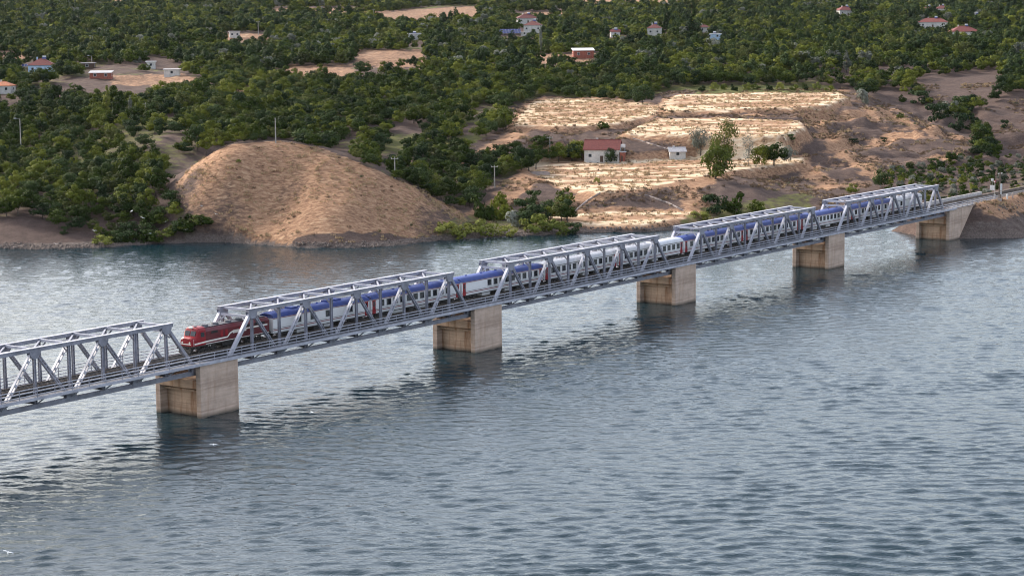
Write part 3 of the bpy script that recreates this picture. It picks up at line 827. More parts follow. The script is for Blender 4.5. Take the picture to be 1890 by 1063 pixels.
alu = mat("window_frame_metal", (0.30, 0.30, 0.31), 0.4, 0.5, 0.1, 2)
bulb = mat("headlamp_lens", (0.85, 0.82, 0.72), 0.15, 0, 0.03, 3)

HWID = 1.45
def wheel_mesh(rad, wdt):
    m = MB(); n = 14
    for (y0, y1, r) in ((-wdt / 2, wdt / 2, rad), (wdt / 2, wdt / 2 + 0.03, rad + 0.03), (-wdt / 2 - 0.03, -wdt / 2, rad * 0.35)):
        b = len(m.v)
        for y in (y0, y1):
            for k in range(n): m.v.append((r * math.cos(2 * math.pi * k / n), y, r * math.sin(2 * math.pi * k / n)))
        for k in range(n): k2 = (k + 1) % n; m.f.append((b + k, b + k2, b + n + k2, b + n + k))
        m.f.append(tuple(b + k for k in reversed(range(n)))); m.f.append(tuple(b + n + k for k in range(n)))
    return m.mesh("wheel", wheel_m)
WHEEL = wheel_mesh(0.46, 0.13)
def bogie(parent, x, axles, z0=RAILZ):
    L2 = axles[-1] + 0.65
    m = MB()
    for s in (-1, 1):
        m.extr([(-L2, z0 + 0.45), (-L2 + 0.5, z0 + 0.35), (L2 - 0.5, z0 + 0.35), (L2, z0 + 0.45), (L2, z0 + 0.62), (0.6, z0 + 0.72), (-0.6, z0 + 0.72), (-L2, z0 + 0.62)], s * 1.05 - 0.07, s * 1.05 + 0.07)
        for a in axles: m.box(a - 0.17, a + 0.17, s * 1.05 - 0.14, s * 1.05 + 0.14, z0 + 0.28, z0 + 0.62)
        for a in (-0.5, 0.5): m.tube([(a, s * 1.08, z0 + 0.4), (a, s * 1.08, z0 + 0.85)], 0.13, 8)
    m.box(-0.35, 0.35, -1.0, 1.0, z0 + 0.5, z0 + 0.8)
    b = m.build("bogie", under_m, parent, loc=(x, 0, 0))
    for a in axles:
        for s in (-1, 1): link_mesh("wheel", WHEEL, b, (a, s * 0.72, z0 + 0.46))
        MB().tube([(a, -0.7, z0 + 0.46), (a, 0.7, z0 + 0.46)], 0.08, 8).build("axle", wheel_m, b)
    return b

def roof_profile(zc, zt, hw, n=10):
    pts = []
    for k in range(n + 1):
        t = math.pi * k / n
        c, s = math.cos(t), math.sin(t)
        pts.append((hw * math.copysign(abs(c) ** 0.75, c), zc + (zt - zc) * (abs(s) ** 0.62)))
    return pts
WIN = MB().box(-0.56, 0.56, -0.02, 0.02, -0.5, 0.5).mesh("window_pane", glass)
FRM = MB()
for a in ((-0.63, 0.63, -0.57, -0.5), (-0.63, 0.63, 0.5, 0.57), (-0.63, -0.56, -0.5, 0.5), (0.56, 0.63, -0.5, 0.5)): FRM.box(a[0], a[1], -0.028, 0.028, a[2], a[3])
FRM = FRM.mesh("window_frame", alu)
def make_coach(u0, u1, roof, label, wins, kind="coach"):
    """u0..u1 along the bridge; wins = window centres in metres from the u0 end"""
    L = u1 - u0 - 0.5
    r = empty("railway_coach", bridge(u0 + 0.25, VC, 0), YAW)
    tag(r, label, "coach", "coaches of the train")
    zb, ze, zt = RAILZ + 0.95, RAILZ + 3.25, RAILZ + 4.12
    MB().prism([(-HWID + 0.12, zb - 0.12), (HWID - 0.12, zb - 0.12), (HWID - 0.03, zb + 0.25), (HWID, zb + 1.1), (HWID - 0.02, ze), (-HWID + 0.02, ze), (-HWID, zb + 1.1), (-HWID + 0.03, zb + 0.25)], 0, L).build("body", white_p, r)
    pr = roof_profile(ze, zt, HWID + 0.03)
    # roof shell: tapered hood at both ends
    m = MB(); n = len(pr)
    xs = [(-0.02, 0.72), (0.35, 0.93), (1.1, 1.0), (L - 1.1, 1.0), (L - 0.35, 0.93), (L + 0.02, 0.72)]
    for x, s in xs:
        m.v += [(x, y, ze + 0.004 + (z - ze) * s) for y, z in pr]
    for i in range(len(xs) - 1):
        for k in range(n - 1): m.f.append((i * n + k, i * n + k + 1, (i + 1) * n + k + 1, (i + 1) * n + k))
    m.f.append(tuple(range(n))); m.f.append(tuple((len(xs) - 1) * n + k for k in reversed(range(n))))
    ro = m.build("roof", roof, r, smooth=True)
    if kind != "van":
        for x in np.arange(3.2, L - 2, 4.6): MB().tube([(x, 0, zt - 0.05), (x, 0, zt + 0.16)], [0.26, 0.2], 8).build("ventilator", roof, ro)
    if kind in ("van", "baggage"):
        for x in (L * 0.25, L * 0.62, L * 0.7): MB().box(x - 0.8, x + 0.8, -0.7, 0.7, zt - 0.1, zt + 0.22).build("roof_unit", roof, ro, bevel=0.05)
    for s in (-1, 1):
        y = s * HWID
        for z0, z1, mt in ((zb + 0.30, zb + 0.42, maroon), (zb + 0.56, zb + 0.62, black_p), (ze - 0.14, ze - 0.05, maroon if roof is roof_blue else black_p)):
            MB().box(0.03, L - 0.03, min(y - s * 0.03, y + s * 0.006), max(y - s * 0.03, y + s * 0.006), z0, z1).build("stripe", mt, r)
        for x in wins:
            f = link_mesh("window", FRM, r, (x, y, zb + 1.48))
            link_mesh("pane", WIN, f, (0, 0, 0))
        if kind != "van":
            for x in ((L - 0.75,) if kind == "baggage" else (0.75, L - 0.75)):
                d = MB().box(x - 0.44, x + 0.44, min(y - s * 0.04, y + s * 0.012), max(y - s * 0.04, y + s * 0.012), zb - 0.1, ze - 0.16).build("door", red_p, r)
                MB().box(x - 0.2, x + 0.2, min(y + s * 0.012, y + s * 0.02), max(y + s * 0.012, y + s * 0.02), zb + 1.15, zb + 1.95).build("window", glass, d)
                MB().box(x + 0.3, x + 0.36, min(y + s * 0.01, y + s * 0.06), max(y + s * 0.01, y + s * 0.06), zb + 0.6, zb + 1.2).build("handle", alu, d)
                MB().box(x - 0.44, x + 0.44, min(y - s * 0.25, y + s * 0.02), max(y - s * 0.25, y + s * 0.02), zb - 0.5, zb - 0.42).build("step", under_m, r)
    for x0, x1 in ((-0.24, 0), (L, L + 0.24)):
        MB().box(x0, x1, -0.62, 0.62, zb, ze - 0.15).build("gangway", black_p, r)
    MB().box(0.2, L - 0.2, -1.2, 1.2, zb - 0.28, zb - 0.12).build("underframe", under_m, r)
    for k, (x, w, h, mt) in enumerate(((L * 0.30, 2.6, 0.5, grey_u), (L * 0.45, 1.6, 0.6, under_m), (L * 0.57, 2.2, 0.45, grey_u), (L * 0.70, 1.4, 0.55, under_m))):
        if L > 18: MB().box(x - w / 2, x + w / 2, -1.2, 1.2, zb - 0.28 - h, zb - 0.27).build("equipment_box", mt, r, bevel=0.03)
    for x in ((3.3, L - 3.3) if L > 18 else (2.4, L - 2.4)): bogie(r, x, (-1.25, 1.25))
    return r
J = [20.15, 44.9, 70.6, 96.9, 123.2, 149.2, 175.5, 202.0, 228.2, 253.2, 270.3]
wfull = lambda L: list(np.arange(2.9, L - 2.4, 1.86))
make_coach(J[0], J[1], roof_blue, "baggage coach with few windows right behind the red locomotive", [6.2, 9.7, 13.5, 19.2], "baggage")
make_coach(J[1], J[2], roof_blue, "blue roofed white coach behind the baggage coach, ending at second pier", wfull(J[2] - J[1]))
make_coach(J[2], J[3], roof_blue, "blue roofed coach with a blank white front third, crossing the second pier", [x for x in wfull(J[3] - J[2]) if x > 7.5])
make_coach(J[3], J[4], roof_white, "white roofed coach coupled behind the last leading blue roofed coach", wfull(J[4] - J[3]))
make_coach(J[4], J[5], roof_white, "white roofed coach nearer the far shore, above third pier", wfull(J[5] - J[4]))
make_coach(J[5], J[6], roof_blue, "blue roofed coach right behind the two white roofed coaches", wfull(J[6] - J[5]))
make_coach(J[6], J[7], roof_blue, "blue roofed coach inside the fourth truss span", wfull(J[7] - J[6]))
make_coach(J[7], J[8], roof_blue, "blue roofed coach crossing the fourth pier between two truss spans", wfull(J[8] - J[7]))
make_coach(J[8], J[9], roof_blue, "last blue roofed coach, inside the truss span at the abutment", wfull(J[9] - J[8]))
make_coach(J[9], J[10], roof_white, "short plain white van at the tail of the train", [4.0, 12.0], "van")

def make_loco():
    r = empty("locomotive", bridge(2.2, VC, 0), YAW); r.scale = (0.895, 1, 1)
    tag(r, "dark red diesel locomotive with cream stripe leading the train", "locomotive")
    z0 = RAILZ + 1.2; zr = RAILZ + 3.55; L = 19.6
    # long body with chamfered shoulders
    def prof(hw, zt): return [(-hw, z0), (hw, z0), (hw, zt - 0.55), (hw - 0.35, zt - 0.12), (hw - 0.8, zt), (-hw + 0.8, zt), (-hw + 0.35, zt - 0.12), (-hw, zt - 0.55)]
    MB().prism(prof(1.36, zr + 0.12), 3.2, L - 0.25).build("hood", red_l, r)
    # cab and nose
    m = MB()
    secs = [(0.0, 1.15, z0, RAILZ + 2.35), (0.35, 1.33, z0, RAILZ + 2.55), (0.95, 1.38, z0, RAILZ + 2.6), (1.35, 1.38, z0, zr + 0.18), (1.8, 1.38, z0, zr + 0.38), (3.2, 1.38, z0, zr + 0.38)]
    n = 8
    for x, hw, a, t in secs: m.v += [(x, y, z) for y, z in [(-hw, a), (hw, a), (hw, t - 0.5), (hw - 0.22, t - 0.12), (hw - 0.6, t), (-hw + 0.6, t), (-hw + 0.22, t - 0.12), (-hw, t - 0.5)]]
    for i in range(len(secs) - 1):
        for k in range(n): k2 = (k + 1) % n; m.f.append((i * n + k, (i + 1) * n + k, (i + 1) * n + k2, i * n + k2))
    m.f.append(tuple(range(n))); m.f.append(tuple((len(secs) - 1) * n + k for k in reversed(range(n))))
    cab = m.build("cab", red_p, r)  # brighter red than the hood: light on the front put into the colour
    for s in (-1, 1):
        MB().extr([(0.93, RAILZ + 2.70), (1.17, RAILZ + 3.40), (1.30, RAILZ + 3.40), (1.05, RAILZ + 2.70)], min(s * 0.1, s * 1.08), max(s * 0.1, s * 1.08)).build("windscreen", glass, cab)
        MB().box(2.0, 2.9, s * 1.38 - 0.02, s * 1.38 + 0.02, RAILZ + 2.45, RAILZ + 3.15).build("side_window", glass, cab)
        MB().tube([(-0.06, s * 0.75, RAILZ + 1.75), (0.05, s * 0.75, RAILZ + 1.75)], 0.16, 10).build("headlight", bulb, cab)
        MB().tube([(-0.95, s * 0.88, RAILZ + 1.05), (-0.35, s * 0.88, RAILZ + 1.05)], [0.24, 0.12], 10).build("buffer", black_p, r)
        MB().tube([(L + 0.1, s * 0.88, RAILZ + 1.05), (L + 0.5, s * 0.88, RAILZ + 1.05)], [0.12, 0.24], 10).build("buffer", black_p, r)
        # stripe that steps up along the hood
        y = s * 1.36
        def strip(pts, parent, yy):
            mm = MB()
            for (xa, za), (xb, zb_) in zip(pts[:-1], pts[1:]): mm.bar((xa, yy, za), (xb, yy, zb_), 0.03, 0.22, up=(0, 0, 1))
            return mm.build("stripe", cream, parent)
        strip([(0.45, RAILZ + 1.5), (3.2, RAILZ + 1.62)], cab, s * 1.385)
        strip([(3.2, RAILZ + 1.62), (8.6, RAILZ + 1.72), (9.3, RAILZ + 2.25), (10.2, RAILZ + 2.5), (18.9, RAILZ + 2.5)], r, y + s * 0.006)
        strip([(10.0, RAILZ + 2.25), (13.4, RAILZ + 2.25)], r, y + s * 0.008)
        MB().box(3.2, L - 0.3, min(y, y + s * 0.02), max(y, y + s * 0.02), z0 + 0.02, z0 + 0.1).build("sill_stripe", cream, r)
        for k, (xa, xb) in enumerate(((4.6, 6.2), (12.6, 15.2), (15.6, 18.2))):
            g = MB().box(xa, xb, min(y, y + s * 0.03), max(y, y + s * 0.03), RAILZ + 2.72, RAILZ + 3.08).build("grille", black_p, r)
        for xa in (6.9, 8.1, 11.6): MB().box(xa, xa + 0.62, min(y, y + s * 0.02), max(y, y + s * 0.02), RAILZ + 1.95, RAILZ + 2.95).build("hatch", red_p, r)
        MB().tube([(0.2, s * 1.44, RAILZ + 1.25), (0.2, s * 1.44, RAILZ + 2.25)], 0.025, 6).build("grab_rail", cream, cab)
    MB().box(-0.02, 0.02, -1.0, 1.0, RAILZ + 1.42, RAILZ + 1.58).build("stripe", cream, cab)
    MB().box(1.02, 1.5, -0.3, 0.3, zr + 0.2, zr + 0.5).build("lamp_box", bulb, cab, bevel=0.04)
    MB().box(3.3, L - 0.5, -0.75, 0.75, zr + 0.1, zr + 0.2).build("roof_deck", roof_d, r)
    for x, w in ((4.6, 0.9), (7.2, 1.3), (10.4, 1.0), (13.2, 0.9), (15.4, 0.9), (17.5, 0.8)):
        MB().tube([(x, 0, zr + 0.18), (x, 0, zr + 0.48)], [0.62, 0.55], 12).build("roof_fan" if w < 1 else "exhaust_housing", roof_d, r)
    MB().tube([(2.4, -0.3, zr + 0.45), (1.7, -0.3, zr + 0.5)], [0.05, 0.12], 8).build("horn", alu, r)
    MB().box(-0.1, L + 0.1, -1.38, 1.38, RAILZ + 0.98, RAILZ + 1.19).build("underframe", under_m, r)
    MB().prism([(-1.25, RAILZ + 0.45), (-1.0, RAILZ + 0.3), (1.0, RAILZ + 0.3), (1.25, RAILZ + 0.45), (1.25, RAILZ + 0.98), (-1.25, RAILZ + 0.98)], 7.4, 12.2).build("fuel_tank", under_m, r)
    MB().extr([(-0.5, RAILZ + 0.2), (-0.3, RAILZ + 0.2), (0.3, RAILZ + 0.95), (-0.25, RAILZ + 0.95)], -1.2, 1.2).build("snow_plough", under_m, r)
    for x in (3.9, 15.7): bogie(r, x, (-1.75, 0.0, 1.75))
    return r
make_loco()
# ================================================================== TREES
def leaf_material(name, c0, c1, c2):
    m = bpy.data.materials.new(name); m.use_nodes = True
    nt = m.node_tree; N = nt.nodes; L = nt.links
    b = N["Principled BSDF"]; b.inputs["Roughness"].default_value = 0.7; b.inputs["Specular IOR Level"].default_value = 0.06
    oi = N.new("ShaderNodeObjectInfo"); geo = N.new("ShaderNodeNewGeometry")
    nz = N.new("ShaderNodeTexNoise"); nz.inputs["Scale"].default_value = 0.55; nz.inputs["Detail"].default_value = 3; L.new(geo.outputs["Position"], nz.inputs["Vector"])
    big = N.new("ShaderNodeTexNoise"); big.inputs["Scale"].default_value = 0.022; big.inputs["Detail"].default_value = 3; L.new(geo.outputs["Position"], big.inputs["Vector"])
    def ma(op, a, c):
        n = N.new("ShaderNodeMath"); n.operation = op
        for i, x in enumerate((a, c)):
            if isinstance(x, (int, float)): n.inputs[i].default_value = x
            else: L.new(x, n.inputs[i])
        return n.outputs[0]
    f = ma('ADD', ma('MULTIPLY', oi.outputs["Random"], 0.42), ma('ADD', ma('MULTIPLY', nz.outputs["Fac"], 0.35), ma('MULTIPLY', ma('SUBTRACT', big.outputs["Fac"], 0.18), 0.75)))
    r = N.new("ShaderNodeValToRGB"); e = r.color_ramp.elements; e.new(0.5)
    for i, (p, c) in enumerate(((0.36, c0), (0.6, c1), (0.86, c2))): e[i].position = p; e[i].color = (*c, 1)
    L.new(f, r.inputs[0]); L.new(r.outputs[0], b.inputs["Base Color"])
    tr = N.new("ShaderNodeBsdfTranslucent"); L.new(r.outputs[0], tr.inputs["Color"])
    mx = N.new("ShaderNodeMixShader"); mx.inputs[0].default_value = 0.18
    L.new(b.outputs[0], mx.inputs[1]); L.new(tr.outputs[0], mx.inputs[2]); L.new(mx.outputs[0], N["Material Output"].inputs["Surface"])
    return m
leaf_g = leaf_material("orchard_leaves", (0.017, 0.031, 0.007), (0.042, 0.064, 0.010), (0.15, 0.165, 0.024))
leaf_y = leaf_material("yellow_green_leaves", (0.08, 0.10, 0.02), (0.15, 0.17, 0.035), (0.24, 0.24, 0.055))
leaf_s = leaf_material("silver_green_leaves", (0.09, 0.10, 0.08), (0.14, 0.15, 0.12), (0.21, 0.22, 0.18))
leaf_o = leaf_material("olive_green_leaves", (0.035, 0.045, 0.014), (0.062, 0.075, 0.020), (0.115, 0.125, 0.032))
leaf_d = leaf_material("dark_green_leaves", (0.016, 0.03, 0.012), (0.03, 0.05, 0.018), (0.055, 0.08, 0.025))
bark = mat("tree_bark", (0.12, 0.095, 0.075), 0.9, 0, 0.25, 3)

def crown_mesh(name, seed, rx, rz, zc, nclump, nleaf, leaf, mt, shape="round", up=0.35):
    """leaf-sized faces gathered in clumps through the crown's volume (height measured from the foot of the tree)"""
    g = np.random.default_rng(seed)
    C = []
    while len(C) < nclump:
        p = g.uniform(-1, 1, 3)
        r = np.linalg.norm(p)
        if r > 1 or r < 0.35: continue
        if shape == "round" and p[2] < -0.75: continue
        if shape == "column": p = np.array([p[0] * (1 - 0.55 * max(p[2], 0)), p[1] * (1 - 0.55 * max(p[2], 0)), p[2]])
        C.append(p)
    C = np.array(C)
    P = []; Nn = []; S = []
    for c in C:
        cr = g.uniform(0.30, 0.46) if shape != "column" else g.uniform(0.3, 0.5)
        k = int(nleaf * g.uniform(0.7, 1.3))
        d = g.normal(size=(k, 3)); d /= np.linalg.norm(d, axis=1, keepdims=True)
        rad = cr * g.uniform(0.55, 1.0, (k, 1)) ** 0.5
        q = c + d * rad * (np.array([1, 1, 0.85]) if shape != "column" else np.array([1, 1, 0.3]))
        n = d * 0.75 + np.array([0, 0, up]) + c * 0.35 + g.normal(size=(k, 3)) * 0.35
        P.append(q); Nn.append(n); S.append(g.uniform(0.7, 1.35, k))
    P = np.concatenate(P) * np.array([rx, rx, rz]) + np.array([0, 0, zc]); Nn = np.concatenate(Nn); S = np.concatenate(S) * leaf
    Nn /= np.linalg.norm(Nn, axis=1, keepdims=True)
    a = np.cross(Nn, g.normal(size=Nn.shape)); a /= np.linalg.norm(a, axis=1, keepdims=True); b = np.cross(Nn, a)
    n = len(P)
    V = np.stack([P - a * S[:, None] * 0.5, P - b * S[:, None] * 0.38, P + a * S[:, None] * 0.5, P + b * S[:, None] * 0.38], 1).reshape(-1, 3)
    me = bpy.data.meshes.new(name)
    me.vertices.add(4 * n); me.vertices.foreach_set("co", V.astype(np.float32).ravel())
    me.loops.add(4 * n); me.loops.foreach_set("vertex_index", np.arange(4 * n, dtype=np.int32))
    me.polygons.add(n); me.polygons.foreach_set("loop_start", np.arange(0, 4 * n, 4, dtype=np.int32)); me.polygons.foreach_set("loop_total", np.full(n, 4, np.int32))
    me.update(); me.materials.append(mt)
    return me
def trunk_mesh(seed, h, r, nl=4, spread=1.6, top=3.2):
    g = random.Random(seed); m = MB()
    lean = (g.uniform(-.2, .2), g.uniform(-.2, .2))
    m.tube([(0, 0, -0.5), (lean[0] * .4, lean[1] * .4, h * 0.5), (lean[0], lean[1], h)], [r * 1.3, r, r * 0.8], 7)
    for k in range(nl):
        a = 2 * math.pi * (k + g.uniform(-.3, .3)) / nl
        m.tube([(lean[0], lean[1], h * 0.95), (lean[0] + math.cos(a) * spread * 0.5, lean[1] + math.sin(a) * spread * 0.5, h + (top - h) * 0.55), (lean[0] + math.cos(a) * spread, lean[1] + math.sin(a) * spread, top)], [r * 0.6, r * 0.4, r * 0.15], 5)
    return m.mesh("trunk", bark, True)

# prototypes; crowns are about 5 m across
NV = 7
ORCH = []
for s in range(NV):
    rx = (2.5, 2.2, 2.7, 2.1, 2.4, 2.0, 2.6)[s]; rz = (1.7, 2.3, 1.6, 1.9, 1.6, 2.6, 2.0)[s]
    cm = crown_mesh("crown", 100 + s, rx, rz, 1.0 + rz, (22, 16, 26, 18, 24, 14, 20)[s], (62, 80, 50, 70, 58, 84, 60)[s], 0.42, (leaf_g, leaf_g, leaf_d, leaf_o, leaf_g, leaf_d, leaf_g)[s])
    ORCH.append((cm, trunk_mesh(s, 1.5, 0.14)))
FAR = [crown_mesh("crown", 200 + s, (2.5, 2.1, 2.7, 1.9, 2.4, 1.6, 2.3)[s], (1.8, 2.3, 1.6, 2.0, 1.7, 3.4, 1.7)[s], (2.5, 2.9, 2.2, 2.6, 2.4, 3.9, 2.3)[s], 15, 34, 0.62, (leaf_g, leaf_d, leaf_g, leaf_o, leaf_g, leaf_d, leaf_s)[s]) for s in range(7)]
BUSH = [crown_mesh("crown", 300 + s, 1.5, 1.0, 0.75, 12, 46, 0.3, mt) for s, mt in enumerate((leaf_g, leaf_y, leaf_s, leaf_d, leaf_g, leaf_y))]
POP = [crown_mesh("crown", 400 + s, 1.0, 6.0, 6.8, 46, 44, 0.42, mt, "column") for s, mt in enumerate((leaf_d, leaf_y, leaf_s))]
POPT = MB().tube([(0, 0, -0.5), (0.05, 0, 5), (0, 0.05, 12)], [0.2, 0.14, 0.03], 6).mesh("trunk", bark, True)

def make_tree(name, label, cat, loc, sc, rz, cm, tm, group):
    e = empty(name, loc, rz); e.scale = sc if hasattr(sc, "__len__") else (sc, sc, sc)
    tag(e, label, cat, group)
    if tm is not None: link_mesh("trunk", tm, e)
    link_mesh("crown", cm, e)
    return e

# --- bare ground where no orchard stands (photo pixels of the ground itself)
BARE = [
    [(315, 350), (375, 288), (430, 268), (510, 262), (590, 275), (680, 310), (760, 345), (850, 392), (865, 410), (800, 447), (560, 462), (400, 452), (390, 432), (365, 408), (330, 380)],
    [(0, 404), (60, 414), (150, 434), (200, 450), (200, 475), (-200, 475), (-200, 404)],
    [(300, 330), (330, 300), (380, 275), (345, 340), (318, 372)],
    [(845, 300), (870, 268), (930, 240), (948, 195), (1000, 180), (1170, 190), (1235, 168), (1300, 158), (1560, 160), (1600, 178), (1640, 195), (1720, 228), (1812, 272), (1785, 296), (1700, 308), (1640, 335), (1600, 350), (1500, 395), (1250, 445), (1050, 445), (1060, 400), (1000, 400), (900, 440), (800, 447), (850, 400), (925, 330), (985, 322), (1000, 306), (1060, 300), (1075, 282), (1000, 275), (930, 285), (880, 300)],
    [(608, 286), (640, 262), (700, 236), (655, 290), (640, 300)],
    [(690, 325), (715, 275), (722, 240), (800, 232), (775, 256), (738, 275), (722, 330)],
    [(840, 270), (870, 225), (890, 190), (905, 195), (890, 240), (868, 275)],
    [(95, 150), (130, 145), (200, 150), (205, 138), (330, 133), (395, 155), (300, 168), (270, 186), (205, 198), (150, 190), (110, 190)],
    [(1690, 150), (1760, 140), (1850, 126), (1860, 150), (1800, 186), (1715, 192)],
    [(1600, 170), (1650, 168), (1720, 195), (1790, 245), (1815, 275), (1720, 232), (1640, 198)],
    [(1785, 220), (1830, 192), (1900, 166), (2000, 160), (2000, 280), (1850, 284), (1820, 252)],
    [(1500, 400), (1630, 335), (1790, 292), (1900, 276), (2000, 270), (2000, 480), (1500, 480)],
    [(400, 62), (500, 60), (505, 80), (395, 80)], [(525, 126), (655, 122), (655, 146), (530, 148)], [(655, 96), (785, 94), (790, 124), (655, 126)], [(690, 26), (790, 14), (885, 12), (888, 44), (690, 46)],
    [(0, 98), (50, 96), (50, 110), (-40, 112)], [(1000, 102), (1105, 98), (1108, 114), (930, 122)], [(850, -8), (1300, -14), (1300, 6), (1200, 10), (900, 10)], [(170, -8), (236, -8), (230, 10), (200, 10)], [(436, 168), (460, 168), (460, 190), (436, 190)],
    [(270, 108), (300, 108), (345, 128), (330, 136), (270, 134)], [(500, 16), (700, 14), (690, 24), (500, 26)], [(940, 26), (1045, 20), (1045, 30), (930, 40)], [(1280, 8), (1420, -4), (1420, 4), (1290, 14)],
    [(150, 120), (260, 120), (262, 138), (150, 146)],
]
SPARSE = [[(0, 270), (330, 215), (400, 250), (330, 300), (230, 330), (0, 345)], [(200, 300), (345, 260), (350, 330), (280, 350)], [(1560, 120), (1720, 110), (1720, 170), (1600, 170)], [(700, 200), (830, 190), (860, 260), (720, 300)]]
def on_bare(px, py):
    r = np.zeros(px.shape, bool)
    for p in BARE: r |= inside(p, px, py)
    return r
def visible(P):
    """is the point in front of the land, seen from the photo's place"""
    ok = np.ones(len(P), bool)
    for t in np.linspace(0.60, 0.985, 26):
        q = np.array([0, 0, CAM_H]) * (1 - t) + P * t
        gz = ground_z(q[:, 0], q[:, 1]); ok &= gz < q[:, 2] + 0.3
    return ok
cand = []
for (ya, yb, sp) in ((545, 900, 4.6), (900, 1300, 5.6), (1300, 2000, 7.5), (2000, 3600, 11.5)):
    hw = 0.262 * yb + 60
    xs = np.arange(-hw, hw, sp); ys = np.arange(ya, yb, sp)
    X, Y = np.meshgrid(xs, ys); X = X + (np.arange(len(ys)) % 2)[:, None] * sp / 2
    X = X + rng.uniform(-.33, .33, X.shape) * sp; Y = Y + rng.uniform(-.33, .33, Y.shape) * sp
    X = X.ravel(); Y = Y.ravel(); k = np.abs(X) < 0.262 * Y + 60
    cand.append(np.c_[X[k], Y[k], np.full(k.sum(), sp)])
cand = np.concatenate(cand)
cz = ground_z(cand[:, 0], cand[:, 1])
cp = np.c_[cand[:, :2], cz]
qx, qy, qd = project(cp)
mx_, my_, _q = project(cp + np.array([0, 0, 3.2]) * (cand[:, 2:3] / 5.0) ** 0.8)
keep = ~on_bare(qx, qy) & ~(on_bare(mx_, my_) & (cand[:, 1] > 830) & (rng.random(len(cz)) < 0.8)) & (cand[:, 1] - shore_y(cand[:, 0]) > 5) & (cz > 0.9)
uu, vv = to_bridge(cand[:, 0], cand[:, 1])
keep &= ~((uu > 265) & (np.abs(vv - VC) < 16))
dens = fbm(cand[:, 0] / 60, cand[:, 1] / 60, 81, 3)
keep &= (dens > -0.45) | (rng.random(len(dens)) < 0.3)
for p in SPARSE: keep &= ~(inside(p, qx, qy) & (rng.random(len(qx)) < 0.2))
cp = cp[keep]; spc = cand[keep, 2]; qx, qy, qd = qx[keep], qy[keep], qd[keep]
HOUSE_CLEAR = []   # filled below: (x, y, radius)
# ================================================================== HOUSES, SHEDS, POLES
plaster = mat("white_plaster", (0.56, 0.54, 0.50), 0.85, 0, 0.12, 1.0)
blue_pl = mat("pale_blue_plaster", (0.42, 0.56, 0.72), 0.85, 0, 0.1, 1.0)
tile_r = mat("red_roof_tiles", (0.175, 0.048, 0.04), 0.8, 0, 0.2, 2.0)
tile_d = mat("dull_red_roof_tiles", (0.15, 0.048, 0.042), 0.8, 0, 0.25, 2.0)
tile_o = mat("orange_roof_tiles", (0.42, 0.15, 0.07), 0.8, 0, 0.2, 2.0)
sheet_g = mat("grey_roof_sheet", (0.42, 0.40, 0.40), 0.6, 0, 0.15, 1.5)
sheet_w = mat("white_roof_sheet", (0.72, 0.71, 0.70), 0.55, 0, 0.1, 1.5)
brick_m = mat("red_brick_wall", (0.33, 0.11, 0.075), 0.9, 0, 0.25, 2.5)
glass_h = mat("house_window_glass", (0.03, 0.035, 0.04), 0.15, 0, 0.2, 2)
wood_d = mat("dark_door_wood", (0.10, 0.06, 0.04), 0.7, 0, 0.2, 3)
tank_m = mat("white_water_tank", (0.62, 0.62, 0.61), 0.4, 0, 0.05, 2)
pv_m = mat("solar_panel_cells", (0.035, 0.045, 0.14), 0.2, 0, 0.15, 1.5, spec=0.6)
pole_m = mat("concrete_pole", (0.36, 0.34, 0.31), 0.9, 0, 0.15, 2)
wood_p = mat("weathered_pole_timber", (0.13, 0.10, 0.08), 0.9, 0, 0.2, 3)

